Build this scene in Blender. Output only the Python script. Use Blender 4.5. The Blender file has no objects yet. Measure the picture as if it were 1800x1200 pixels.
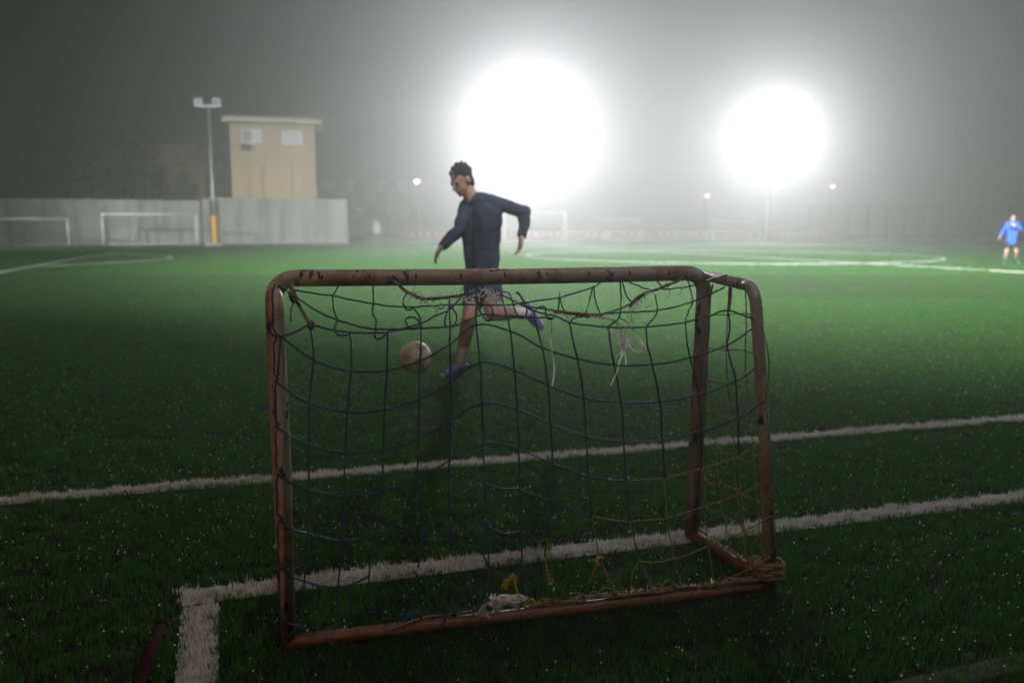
import bpy, bmesh, math, random
import numpy as np
from mathutils import Vector, Matrix, Quaternion
random.seed(7)
rng = np.random.default_rng(7)
SC = bpy.context.scene
COL = SC.collection
R = math.radians

# ------------------------------------------------------------------ camera
F_PX, CAM_H = 1400.0, 1.22
PITCH = math.atan(196 / F_PX)
cam_d = bpy.data.cameras.new('camera')
cam = bpy.data.objects.new('camera', cam_d)
COL.objects.link(cam)
cam.location = (0, 0, CAM_H)
cam.rotation_euler = (math.pi / 2 - PITCH, 0, 0)
cam_d.sensor_width = 36.0
cam_d.lens = 36.0 * F_PX / 1800
cam_d.clip_start = 0.05
cam_d.clip_end = 1000
cam_d.dof.use_dof = True
cam_d.dof.focus_distance = 2.55
cam_d.dof.aperture_fstop = 2.0
SC.camera = cam

# ------------------------------------------------------------------ night sky
world = bpy.data.worlds.new('World')
SC.world = world
world.use_nodes = True
wn = world.node_tree.nodes
wl = world.node_tree.links
sky = wn.new('ShaderNodeTexSky')
sky.sky_type = 'NISHITA'
sky.sun_disc = False
sky.sun_elevation = R(-6)
sky.sun_rotation = R(200)
wl.new(sky.outputs['Color'], wn['Background'].inputs['Color'])
wn['Background'].inputs['Strength'].default_value = 0.05

# ------------------------------------------------------------------ exposure, sampling
SC.view_settings.view_transform = 'Standard'
SC.view_settings.look = 'None'
SC.view_settings.gamma = 1.0
SC.view_settings.use_curve_mapping = False
SC.view_settings.exposure = 0.0
SC.render.engine = 'CYCLES'
cy = SC.cycles
cy.use_denoising = True
cy.denoiser = 'OPENIMAGEDENOISE'
cy.max_bounces = 8
cy.diffuse_bounces = 2
cy.glossy_bounces = 2
cy.transmission_bounces = 3
cy.volume_bounces = 1
cy.transparent_max_bounces = 6
cy.sample_clamp_indirect = 4.0
cy.sample_clamp_direct = 0.0
cy.use_adaptive_sampling = False
cy.caustics_reflective = False
cy.caustics_refractive = False

FLOOD_POWER = 3.1e4
FOG_DENSITY = 0.0075
NEAR_POWER = 6.0e5
WALLK = 0.25
DOWN_POWER = 4.6e4
F2K = 0.7
FOG_G = 0.74
SODIUM_POWER = 225.0

# ------------------------------------------------------------------ helpers
def link(o, parent=None):
    COL.objects.link(o)
    if parent is not None:
        o.parent = parent
    return o

def tag(o, label=None, cat=None, group=None, kind=None):
    if label: o['label'] = label
    if cat: o['category'] = cat
    if group: o['group'] = group
    if kind: o['kind'] = kind
    return o

def thing(name, loc, label, cat, group=None):
    o = bpy.data.objects.new(name, None)
    o.location = loc
    o.empty_display_size = 0.1
    link(o)
    return tag(o, label, cat, group)

def wloc(o):
    p = Vector((0, 0, 0))
    while o is not None:
        p = p + o.location
        o = o.parent
    return p

def children(o):
    return [c for c in bpy.data.objects if c.parent is o]

def copy_tree(o, parent=None):
    kids = children(o)
    c = o.copy()
    COL.objects.link(c)
    c.parent = parent
    for k in kids:
        copy_tree(k, c)
    return c

def catmull(pts, n=6):
    P = [np.array(p, float) for p in pts]
    if len(P) < 3:
        return P
    P = [2 * P[0] - P[1]] + P + [2 * P[-1] - P[-2]]
    out = []
    for i in range(1, len(P) - 2):
        p0, p1, p2, p3 = P[i - 1], P[i], P[i + 1], P[i + 2]
        for k in range(n):
            t = k / n
            out.append(0.5 * ((2 * p1) + (-p0 + p2) * t + (2 * p0 - 5 * p1 + 4 * p2 - p3) * t * t
                              + (-p0 + 3 * p1 - 3 * p2 + p3) * t ** 3))
    out.append(P[-2])
    return out

class MB:
    """collects vertices and faces (world coordinates) into one mesh"""
    def __init__(s):
        s.v = []; s.f = []; s.m = []
        s.cur = 0
    def face(s, idx):
        s.f.append(tuple(idx)); s.m.append(s.cur)
    def add(s, verts, faces):
        b = len(s.v)
        s.v += [tuple(p) for p in verts]
        for f in faces:
            s.face([b + i for i in f])
    def hexa(s, p):
        """eight corners: bottom ring 0-3, top ring 4-7"""
        s.add(p, [(3, 2, 1, 0), (4, 5, 6, 7), (0, 1, 5, 4), (1, 2, 6, 5), (2, 3, 7, 6), (3, 0, 4, 7)])
    def box(s, c, size, ax=(1, 0), bev=0.0):
        """box centred on c, its first axis along ax in the ground plane"""
        ax = np.array([ax[0], ax[1], 0.0]); ax /= np.linalg.norm(ax)
        ay = np.array([-ax[1], ax[0], 0.0]); az = np.array([0, 0, 1.0])
        c = np.array(c, float)
        hx, hy, hz = [q / 2 for q in size]
        if bev <= 0:
            p = [c + ax * i * hx + ay * j * hy + az * k * hz for k in (-1, 1) for i, j in ((-1, -1), (1, -1), (1, 1), (-1, 1))]
            s.hexa(p)
            return
        b = bev
        rings = []
        for k, ins in ((-hz, b), (-hz + b, 0), (hz - b, 0), (hz, b)):
            x, y = hx - ins, hy - ins
            e = b if ins == 0 else 0
            ring = [(-x + e, -y), (x - e, -y), (x, -y + e), (x, y - e), (x - e, y), (-x + e, y), (-x, y - e), (-x, -y + e)]
            rings.append([c + ax * i + ay * j + az * k for i, j in ring])
        base = len(s.v)
        for r_ in rings:
            s.v += [tuple(p) for p in r_]
        n = 8
        for a in range(3):
            for i in range(n):
                j = (i + 1) % n
                s.face((base + a * n + i, base + a * n + j, base + (a + 1) * n + j, base + (a + 1) * n + i))
        s.face([base + i for i in range(n)][::-1])
        s.face([base + 3 * n + i for i in range(n)])
    def tube(s, pts, r, n=6, cap=True):
        P = [np.array(p, float) for p in pts]
        m = len(P)
        rr = r if hasattr(r, '__len__') else [r] * m
        T = []
        for i in range(m):
            t = P[min(i + 1, m - 1)] - P[max(i - 1, 0)]
            T.append(t / (np.linalg.norm(t) + 1e-12))
        a = np.array([0, 0, 1.0]) if abs(T[0][2]) < 0.9 else np.array([1.0, 0, 0])
        nrm = np.cross(T[0], a); nrm /= np.linalg.norm(nrm)
        base = len(s.v)
        for i in range(m):
            nrm = nrm - T[i] * (nrm @ T[i]); nrm /= (np.linalg.norm(nrm) + 1e-12)
            bi = np.cross(T[i], nrm)
            for k in range(n):
                w = 2 * math.pi * k / n
                s.v.append(tuple(P[i] + rr[i] * (math.cos(w) * nrm + math.sin(w) * bi)))
        for i in range(m - 1):
            for k in range(n):
                k2 = (k + 1) % n
                s.face((base + i * n + k, base + i * n + k2, base + (i + 1) * n + k2, base + (i + 1) * n + k))
        if cap:
            s.face([base + k for k in range(n)][::-1])
            s.face([base + (m - 1) * n + k for k in range(n)])
    def ribbon(s, pts, r, seed=0):
        """a flat fibre, one face wide"""
        P = [np.array(p, float) for p in pts]; m = len(P)
        rd = random.Random(seed * 977 + len(s.v)); a = rd.uniform(-0.6, 0.6); base = len(s.v)
        for i in range(m):
            t = P[min(i + 1, m - 1)] - P[max(i - 1, 0)]; t = t / (np.linalg.norm(t) + 1e-12)
            w = np.cross(t, np.array([math.sin(a), math.cos(a), 0.25])); w = w / (np.linalg.norm(w) + 1e-9)
            s.v += [tuple(P[i] - w * r), tuple(P[i] + w * r)]
        for i in range(m - 1):
            b = base + 2 * i; s.face((b, b + 1, b + 3, b + 2))
    def ball(s, c, r, nu=10, nv=6, sc=(1, 1, 1)):
        c = np.array(c, float); base = len(s.v)
        s.v.append(tuple(c + np.array([0, 0, -r * sc[2]])))
        for j in range(1, nv):
            ph = -math.pi / 2 + math.pi * j / nv
            for i in range(nu):
                th = 2 * math.pi * i / nu
                s.v.append(tuple(c + r * np.array([math.cos(ph) * math.cos(th) * sc[0], math.cos(ph) * math.sin(th) * sc[1], math.sin(ph) * sc[2]])))
        s.v.append(tuple(c + np.array([0, 0, r * sc[2]])))
        top = len(s.v) - 1
        for i in range(nu):
            i2 = (i + 1) % nu
            s.face((base, base + 1 + i2, base + 1 + i))
            s.face((top, top - nu + i, top - nu + i2))
            for j in range(nv - 2):
                s.face((base + 1 + j * nu + i, base + 1 + j * nu + i2, base + 1 + (j + 1) * nu + i2, base + 1 + (j + 1) * nu + i))
    def mesh(s, name, mats, off=Vector((0, 0, 0)), smooth=False):
        me = bpy.data.meshes.new(name)
        vv = np.array(s.v, float) - np.array(off)
        me.from_pydata(vv.tolist(), [], s.f)
        for m in (mats if isinstance(mats, (list, tuple)) else [mats]):
            me.materials.append(m)
        me.polygons.foreach_set('material_index', s.m)
        if smooth:
            me.polygons.foreach_set('use_smooth', [True] * len(me.polygons))
        me.update()
        return me
    def build(s, name, mats, parent=None, smooth=False, label=None, kind=None):
        off = wloc(parent) if parent is not None else Vector((0, 0, 0))
        o = bpy.data.objects.new(name, s.mesh(name, mats, off, smooth))
        link(o, parent)
        return tag(o, label, None, None, kind)

# where a line of sight meets a real plane, used to survey the goal's frame and its net
cP, sP = math.cos(PITCH), math.sin(PITCH)
def sight(x, y):
    d = np.array([1, 0, 0]) * (x - 900) / F_PX + np.array([0, sP, cP]) * (600 - y) / F_PX + np.array([0, cP, -sP])
    return d
def at_depth(x, y, Y):
    d = sight(x, y)
    return np.array([0, 0, CAM_H]) + d * (Y / d[1])
def on_ground(x, y, z=0.0):
    d = sight(x, y)
    return np.array([0, 0, CAM_H]) + d * ((z - CAM_H) / d[2])
def on_plane(x, y, p0, n):
    d = sight(x, y)
    c = np.array([0, 0, CAM_H])
    return c + d * (((p0 - c) @ n) / (d @ n))

# ------------------------------------------------------------------ materials
def mat(name, col, rough=0.6, var=0.15, scale=6.0, bump=0.0, bump_scale=60.0, spec=0.4, metal=0.0, translucent=0.0, stain=None, coord='Object', tgain=1.0):
    m = bpy.data.materials.new(name)
    m.use_nodes = True
    nt = m.node_tree; N = nt.nodes; L = nt.links
    b = N['Principled BSDF']
    b.inputs['Roughness'].default_value = rough
    b.inputs['Specular IOR Level'].default_value = spec
    b.inputs['Metallic'].default_value = metal
    tc = N.new('ShaderNodeTexCoord')
    no = N.new('ShaderNodeTexNoise')
    no.inputs['Scale'].default_value = scale
    no.inputs['Detail'].default_value = 6
    L.new(tc.outputs[coord], no.inputs['Vector'])
    rp = N.new('ShaderNodeValToRGB')
    c = np.array(col)
    rp.color_ramp.elements[0].position = 0.3
    rp.color_ramp.elements[1].position = 0.7
    rp.color_ramp.elements[0].color = (*np.clip(c * (1 - var), 0, 1), 1)
    rp.color_ramp.elements[1].color = (*np.clip(c * (1 + var), 0, 1), 1)
    L.new(no.outputs['Fac'], rp.inputs['Fac'])
    out = rp.outputs['Color']
    if stain is not None:
        scol, sscale, lo, hi, stretch = stain
        mp = N.new('ShaderNodeMapping')
        mp.inputs['Scale'].default_value = stretch
        L.new(tc.outputs[coord], mp.inputs['Vector'])
        n2 = N.new('ShaderNodeTexNoise')
        n2.inputs['Scale'].default_value = sscale
        n2.inputs['Detail'].default_value = 8
        n2.inputs['Roughness'].default_value = 0.65
        L.new(mp.outputs['Vector'], n2.inputs['Vector'])
        r2 = N.new('ShaderNodeValToRGB')
        r2.color_ramp.elements[0].position = lo
        r2.color_ramp.elements[1].position = hi
        L.new(n2.outputs['Fac'], r2.inputs['Fac'])
        mx = N.new('ShaderNodeMixRGB')
        L.new(r2.outputs['Color'], mx.inputs['Fac'])
        L.new(out, mx.inputs['Color1'])
        mx.inputs['Color2'].default_value = (*scol, 1)
        out = mx.outputs['Color']
    L.new(out, b.inputs['Base Color'])
    if bump > 0:
        nb = N.new('ShaderNodeTexNoise')
        nb.inputs['Scale'].default_value = bump_scale
        nb.inputs['Detail'].default_value = 5
        L.new(tc.outputs[coord], nb.inputs['Vector'])
        bp = N.new('ShaderNodeBump')
        bp.inputs['Strength'].default_value = bump
        bp.inputs['Distance'].default_value = 0.02
        L.new(nb.outputs['Fac'], bp.inputs['Height'])
        L.new(bp.outputs['Normal'], b.inputs['Normal'])
    if translucent > 0:
        tr = N.new('ShaderNodeBsdfTranslucent')
        gn = N.new('ShaderNodeMixRGB'); gn.blend_type = 'MULTIPLY'; gn.inputs['Fac'].default_value = 1.0
        L.new(out, gn.inputs['Color1']); gn.inputs['Color2'].default_value = (tgain, tgain, tgain, 1)
        L.new(gn.outputs['Color'], tr.inputs['Color'])
        ms = N.new('ShaderNodeMixShader')
        ms.inputs['Fac'].default_value = translucent
        L.new(b.outputs['BSDF'], ms.inputs[1])
        L.new(tr.outputs['BSDF'], ms.inputs[2])
        L.new(ms.outputs['Shader'], N['Material Output'].inputs['Surface'])
    return m

def glow(name, col, strength):
    m = bpy.data.materials.new(name)
    m.use_nodes = True
    N = m.node_tree.nodes
    e = N.new('ShaderNodeEmission')
    e.inputs['Color'].default_value = (*col, 1)
    e.inputs['Strength'].default_value = strength
    m.node_tree.links.new(e.outputs['Emission'], N['Material Output'].inputs['Surface'])
    return m

M = {}
M['turf'] = mat('turf', (0.050, 0.175, 0.022), 0.75, 0.35, 3.0, bump=0.6, bump_scale=90, spec=0.3)
M['turf_white'] = mat('turf_white', (0.42, 0.42, 0.40), 0.8, 0.25, 40, bump=0.5, bump_scale=120)
M['blade'] = mat('blade', (0.030, 0.125, 0.014), 0.5, 0.4, 2.0, spec=0.25, translucent=0.55, tgain=2.0)
M['blade_dry'] = mat('blade_dry', (0.038, 0.07, 0.015), 0.55, 0.4, 2.0, translucent=0.55, tgain=2.0)
M['blade_white'] = mat('blade_white', (0.84, 0.82, 0.79), 0.6, 0.1, 2.0, translucent=0.4)
M['dew'] = mat('dew', (0.9, 0.92, 0.92), 0.2, 0.02, spec=1.0, translucent=0.75, tgain=1.08)
M['concrete'] = mat('concrete', (0.32, 0.315, 0.30), 0.9, 0.2, 0.5, bump=0.3, bump_scale=8, stain=((0.13, 0.125, 0.115), 1.1, 0.46, 0.72, (1.4, 1.4, 0.16)))
M['lamp_grey'] = mat('lamp_grey', (0.38, 0.39, 0.40), 0.5, 0.08)
M['concrete_dark'] = mat('concrete_dark', (0.16, 0.16, 0.15), 0.9, 0.2, 1.0)
M['ochre_wall'] = mat('ochre_wall', (0.47, 0.375, 0.225), 0.85, 0.06, 1.0, stain=((0.36, 0.28, 0.17), 0.5, 0.55, 0.8, (1, 1, 0.2)))
M['roof_edge'] = mat('roof_edge', (0.62, 0.56, 0.44), 0.8, 0.08, 2.0)
M['window_frame'] = mat('window_frame', (0.75, 0.75, 0.74), 0.4, 0.03)
M['window_glass'] = mat('window_glass', (0.30, 0.33, 0.36), 0.12, 0.1, 1.0, spec=0.8)
M['blind'] = mat('blind', (0.72, 0.72, 0.72), 0.6, 0.04)
M['dark_box'] = mat('dark_box', (0.10, 0.11, 0.12), 0.6, 0.2)
M['galvanised'] = mat('galvanised', (0.30, 0.31, 0.32), 0.45, 0.12, 4.0, metal=0.5)
M['padding'] = mat('padding', (0.55, 0.29, 0.04), 0.6, 0.1, 4.0)
M['white_paint'] = mat('white_paint', (0.72, 0.72, 0.70), 0.45, 0.06, 4.0)
M['orange_plastic'] = mat('orange_plastic', (0.85, 0.24, 0.03), 0.45, 0.12, 3.0)
M['house_wall'] = mat('house_wall', (0.34, 0.28, 0.13), 0.9, 0.2, 0.6)
M['leaf'] = mat('leaf', (0.075, 0.075, 0.025), 0.6, 0.5, 0.8, translucent=0.3)
M['bark'] = mat('bark', (0.08, 0.06, 0.045), 0.9, 0.3, 8.0)
M['lens'] = glow('lens', (1.0, 0.98, 0.95), 60.0)
M['warm_lamp'] = glow('warm_lamp', (1.0, 0.60, 0.26), 4.5)
M['white_lamp'] = glow('white_lamp', (1.0, 0.92, 0.62), 5.0)
M['cord_blue'] = mat('cord_blue', (0.022, 0.065, 0.13), 0.5, 0.3, 30.0, bump=0.5, bump_scale=600)
M['cord_yellow'] = mat('cord_yellow', (0.30, 0.22, 0.06), 0.7, 0.35, 30.0, bump=0.5, bump_scale=600)
M['twine_yellow'] = mat('twine_yellow', (0.55, 0.42, 0.04), 0.7, 0.3, 60.0, translucent=0.2)
M['rope'] = mat('rope', (0.33, 0.24, 0.16), 0.85, 0.35, 60.0, bump=0.6, bump_scale=500, stain=((0.12, 0.07, 0.04), 18.0, 0.5, 0.7, (1, 1, 1)))
M['fibre'] = mat('fibre', (0.88, 0.86, 0.82), 0.6, 0.08, 40.0, translucent=0.65, tgain=1.1)
M['black_metal'] = mat('black_metal', (0.03, 0.027, 0.025), 0.5, 0.3, 40.0)
M['red_frame'] = mat('red_frame', (0.020, 0.003, 0.002), 0.95, 0.3, 10.0, spec=0.05)

def rusty_paint(name='rusty_paint', c0=(0.46, 0.35, 0.26, 1), c1=(0.62, 0.54, 0.46, 1), ct=(0.36, 0.16, 0.065, 1)):
    """old cream paint on steel tube: brown bleeding, dark chips, heavy rust close to the turf"""
    m = bpy.data.materials.new(name)
    m.use_nodes = True
    nt = m.node_tree; N = nt.nodes; L = nt.links
    b = N['Principled BSDF']
    tc = N.new('ShaderNodeTexCoord')
    def noise(scale, detail=8, rough=0.6, stretch=(1, 1, 1)):
        mp = N.new('ShaderNodeMapping'); mp.inputs['Scale'].default_value = stretch
        L.new(tc.outputs['Object'], mp.inputs['Vector'])
        n = N.new('ShaderNodeTexNoise'); n.inputs['Scale'].default_value = scale
        n.inputs['Detail'].default_value = detail; n.inputs['Roughness'].default_value = rough
        L.new(mp.outputs['Vector'], n.inputs['Vector'])
        return n.outputs['Fac']
    def ramp(src, lo, hi, c0=(0, 0, 0, 1), c1=(1, 1, 1, 1)):
        r = N.new('ShaderNodeValToRGB')
        r.color_ramp.elements[0].position = lo; r.color_ramp.elements[1].position = hi
        r.color_ramp.elements[0].color = c0; r.color_ramp.elements[1].color = c1
        L.new(src, r.inputs['Fac']); return r.outputs['Color']
    def mix(fac, a, bcol):
        x = N.new('ShaderNodeMixRGB')
        L.new(fac, x.inputs['Fac'])
        if isinstance(a, tuple): x.inputs['Color1'].default_value = a
        else: L.new(a, x.inputs['Color1'])
        if isinstance(bcol, tuple): x.inputs['Color2'].default_value = bcol
        else: L.new(bcol, x.inputs['Color2'])
        return x.outputs['Color']
    base = ramp(noise(9, 6), 0.3, 0.7, c0, c1)
    tint = mix(ramp(noise(5, 8, 0.7), 0.48, 0.62), base, ct)
    # near the ground the paint has gone
    sep = N.new('ShaderNodeSeparateXYZ'); L.new(tc.outputs['Object'], sep.inputs['Vector'])
    mr = N.new('ShaderNodeMapRange')
    mr.inputs['From Min'].default_value = 0.22; mr.inputs['From Max'].default_value = 0.04
    L.new(sep.outputs['Z'], mr.inputs['Value'])
    wob = N.new('ShaderNodeMath'); wob.operation = 'MULTIPLY_ADD'
    L.new(noise(14, 8), wob.inputs[0]); wob.inputs[1].default_value = 1.6
    wob.inputs[2].default_value = -0.8
    ad = N.new('ShaderNodeMath'); ad.operation = 'ADD'; ad.use_clamp = True
    L.new(mr.outputs['Result'], ad.inputs[0]); L.new(wob.outputs[0], ad.inputs[1])
    low = ramp(ad.outputs[0], 0.35, 0.75)
    rust = ramp(noise(22, 8, 0.7), 0.3, 0.75, (0.06, 0.022, 0.010, 1), (0.26, 0.10, 0.03, 1))
    c2 = mix(low, tint, rust)
    chips = ramp(noise(13, 10, 0.62, (1.6, 1.6, 0.75)), 0.605, 0.635)
    c3 = mix(chips, c2, (0.022, 0.016, 0.013, 1))
    fine = ramp(noise(150, 4, 0.7), 0.60, 0.68)
    c4 = mix(fine, c3, (0.10, 0.05, 0.03, 1))
    L.new(c4, b.inputs['Base Color'])
    L.new(ramp(noise(40, 5), 0.2, 0.8, (0.35, 0.35, 0.35, 1), (0.7, 0.7, 0.7, 1)), b.inputs['Roughness'])
    b.inputs['Specular IOR Level'].default_value = 0.45
    bp = N.new('ShaderNodeBump'); bp.inputs['Strength'].default_value = 0.35; bp.inputs['Distance'].default_value = 0.004
    L.new(noise(120, 6), bp.inputs['Height']); L.new(bp.outputs['Normal'], b.inputs['Normal'])
    return m
M['rusty'] = rusty_paint()
M['grey_rusty'] = rusty_paint('grey_paint', (0.42, 0.42, 0.42, 1), (0.56, 0.56, 0.55, 1), (0.30, 0.26, 0.22, 1))

# ------------------------------------------------------------------ ground and pitch lines
U = np.array([-0.313, 0.950]); U /= np.linalg.norm(U)      # along the halfway line, away from the near touchline
V = np.array([U[1], -U[0]])                                 # along the touchlines

g = MB()
nx = 24
xs = np.linspace(-170, 180, nx); ys = np.linspace(-40, 330, nx)
g.v = [(x, y, 0) for y in ys for x in xs]
for j in range(nx - 1):
    for i in range(nx - 1):
        g.face((j * nx + i, j * nx + i + 1, (j + 1) * nx + i + 1, (j + 1) * nx + i))
g.build('ground', M['turf'], kind='structure')

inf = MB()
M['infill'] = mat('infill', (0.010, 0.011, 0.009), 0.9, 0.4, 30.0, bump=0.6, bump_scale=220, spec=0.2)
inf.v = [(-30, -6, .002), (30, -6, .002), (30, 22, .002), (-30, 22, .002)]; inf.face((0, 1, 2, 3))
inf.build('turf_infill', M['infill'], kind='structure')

def strip(name, pts, w, h=0.006):
    """a painted line as a low strip of pile following a path on the ground"""
    s = MB()
    P = [np.array(p[:2], float) for p in pts]
    n = len(P)
    L_, Rr = [], []
    for i in range(n):
        t = P[min(i + 1, n - 1)] - P[max(i - 1, 0)]; t /= np.linalg.norm(t)
        nn = np.array([-t[1], t[0]]) * w / 2
        L_.append(P[i] + nn); Rr.append(P[i] - nn)
    for i in range(n - 1):
        a, b, c, d = L_[i], Rr[i], Rr[i + 1], L_[i + 1]
        lo = 0.0025
        s.hexa([(a[0], a[1], lo), (b[0], b[1], lo), (c[0], c[1], lo), (d[0], d[1], lo),
                (a[0], a[1], h), (b[0], b[1], h), (c[0], c[1], h), (d[0], d[1], h)])
    return s.build(name, M['turf_white'], kind='structure')

half0 = np.array([14.588, 22.743]); centre = np.array([9.85, 37.5])
hu = (centre - half0) / np.linalg.norm(centre - half0)
strip('halfway_line', [half0 - hu * 21, half0 - hu * 5, half0 + hu * 60], 0.14, 0.04)
strip('centre_circle', [centre + 9.15 * np.array([math.cos(a), math.sin(a)]) for a in np.linspace(0, 2 * math.pi, 97)], 0.14, 0.04)
pen0 = np.array([-14.588, 22.743])
pu = np.array([-0.320, 0.947])
pv = np.array([0.947, 0.320])
strip('penalty_line', [pen0 - pu * 4, pen0 + pu * 36.5], 0.14, 0.04)
apex = pen0 + pu * 11.2 + pv * 3.65
dc = apex - pv * 9.15
ang0 = math.atan2(pv[1], pv[0]); dl = math.acos(5.5 / 9.15)
strip('penalty_arc', [dc + 9.15 * np.array([math.cos(a), math.sin(a)]) for a in np.linspace(ang0 - dl, ang0 + dl, 33)], 0.14, 0.04)
strip('far_touchline', [(-48, 62), (70, 101)], 0.13, 0.02)

# the lines close to the goal: a longer one in front of it, one crossing it with a corner, one behind
NEAR = []     # (start, end, width) ; also grown over with white blades below
def near_line(name, a, b, w):
    a = np.array(a, float); b = np.array(b, float)
    NEAR.append((a, b, w))
    strip(name, [a, b], w)
near_line('touchline', (-9.0, 1.58), (9.5, 6.82), 0.105)
near_line('area_line', (-1.099, 2.517), (3.6, 3.90), 0.115)
near_line('area_line', (-1.020, 2.460), (-0.619, 1.366), 0.112)
M['dim_white'] = mat('dim_white', (0.10, 0.10, 0.095), 0.9, 0.3, 30, bump=0.5, bump_scale=120)  # line white darkened in its colour so it stays dim under the lamp
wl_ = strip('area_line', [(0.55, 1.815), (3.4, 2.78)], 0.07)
wl_.data.materials[0] = M['dim_white']

# ------------------------------------------------------------------ pile of the artificial turf (near part as real blades)
def tuft_mesh(name, nb, spread, height, width, mats, seed, lean=0.5):
    rd = random.Random(seed)
    t = MB()
    for k in range(nb):
        a = rd.uniform(0, 2 * math.pi); r = spread * math.sqrt(rd.random())
        x, y = r * math.cos(a), r * math.sin(a)
        la = rd.uniform(0, 2 * math.pi); ln = rd.uniform(0.1, lean)
        h = height * rd.uniform(0.65, 1.15); w = width * rd.uniform(0.7, 1.2)
        wa = rd.uniform(0, math.pi); dx, dy = math.cos(wa) * w / 2, math.sin(wa) * w / 2
        lx, ly = math.cos(la) * ln * h, math.sin(la) * ln * h
        t.cur = 0 if rd.random() < 0.8 else len(mats) - 1
        b = len(t.v)
        for q, ww in ((0, 1), (0.55, 0.85)):
            cx, cyy, cz = x + lx * q * q, y + ly * q * q, h * q
            t.v += [(cx - dx * ww, cyy - dy * ww, cz), (cx + dx * ww, cyy + dy * ww, cz)]
        t.v.append((x + lx, y + ly, h * (1 - 0.25 * ln)))
        t.face((b, b + 1, b + 3, b + 2)); t.face((b + 2, b + 3, b + 4))
    me = t.mesh(name, mats)
    return bpy.data.objects.new(name, me)          # source of the instances only, never linked itself

def scatter(name, pos, srcs, smin, smax, kind='stuff'):
    me = bpy.data.meshes.new(name)
    me.from_pydata([tuple(p) for p in pos], [], [])
    o = link(bpy.data.objects.new(name, me))
    o['kind'] = kind
    gt = bpy.data.node_groups.new(name, 'GeometryNodeTree')
    gt.interface.new_socket('Geometry', in_out='INPUT', socket_type='NodeSocketGeometry')
    gt.interface.new_socket('Geometry', in_out='OUTPUT', socket_type='NodeSocketGeometry')
    N = gt.nodes; L = gt.links
    gi = N.new('NodeGroupInput'); go = N.new('NodeGroupOutput')
    ins = N.new('GeometryNodeInstanceOnPoints')
    if len(srcs) == 1:
        oi = N.new('GeometryNodeObjectInfo'); oi.inputs['Object'].default_value = srcs[0]
        oi.inputs['As Instance'].default_value = True
        L.new(oi.outputs['Geometry'], ins.inputs['Instance'])
    else:
        gi_ = N.new('GeometryNodeGeometryToInstance')
        for s_ in srcs:
            oi = N.new('GeometryNodeObjectInfo'); oi.inputs['Object'].default_value = s_
            oi.inputs['As Instance'].default_value = True
            L.new(oi.outputs['Geometry'], gi_.inputs[0])
        L.new(gi_.outputs[0], ins.inputs['Instance'])
        ins.inputs['Pick Instance'].default_value = True
    rv = N.new('FunctionNodeRandomValue'); rv.data_type = 'FLOAT_VECTOR'
    rv.inputs[0].default_value = (-0.12, -0.12, 0); rv.inputs[1].default_value = (0.12, 0.12, 6.283)
    L.new(rv.outputs[0], ins.inputs['Rotation'])
    rs = N.new('FunctionNodeRandomValue'); rs.data_type = 'FLOAT'
    rs.inputs[2].default_value = smin; rs.inputs[3].default_value = smax
    L.new(rs.outputs[1], ins.inputs['Scale'])
    L.new(gi.outputs[0], ins.inputs['Points'])
    L.new(ins.outputs[0], go.inputs[0])
    md = o.modifiers.new('scatter', 'NODES'); md.node_group = gt
    return o

def in_near_line(P, grow=0.0):
    hit = np.zeros(len(P), bool)
    for a, b, w in NEAR:
        d = b - a; ln = np.linalg.norm(d); t = d / ln; nn = np.array([-t[1], t[0]])
        q = P - a
        al = q @ t; ac = np.abs(q @ nn)
        hit |= (al > -w * 0.4) & (al < ln) & (ac < w / 2 + grow)
    return hit

def field(y0, y1, dens, mar=0.25):
    n = int((y1 - y0) * 2 * (0.68 * y1 + mar) * dens)
    P = np.stack([rng.uniform(-(0.68 * y1 + mar), 0.68 * y1 + mar, n), rng.uniform(y0, y1, n)], 1)
    return P[np.abs(P[:, 0]) < 0.68 * P[:, 1] + mar]
green = np.concatenate([field(1.4, 4.5, 1100), field(4.5, 8, 650), field(8, 14, 460), field(14, 24, 230)])
green = green[~in_near_line(green, -0.004)]
tufts = [tuft_mesh('tuft', 24, 0.034, 0.022, 0.0027, [M['blade'], M['blade_dry']], s) for s in range(5)]
far_big = green[:, 1] > 8
FARL = [(half0 - hu * 21, half0 + hu * 60), (pen0 - pu * 4, pen0 + pu * 36.5)]
def off_far_lines(P):
    ok = np.ones(len(P), bool)
    for a, b in FARL:
        t = (b - a) / np.linalg.norm(b - a); q = P - a
        ok &= np.abs(q @ np.array([-t[1], t[0]])) > 0.13
    for c_, r_ in ((centre, 9.15), (dc, 9.15)):
        ok &= np.abs(np.linalg.norm(P - c_, axis=1) - r_) > 0.14
    return P[ok]
green = np.concatenate([green[green[:, 1] < 14], off_far_lines(green[green[:, 1] >= 14])])
scatter('grass', np.c_[green, np.zeros(len(green))], tufts, 0.8, 1.3)
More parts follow.
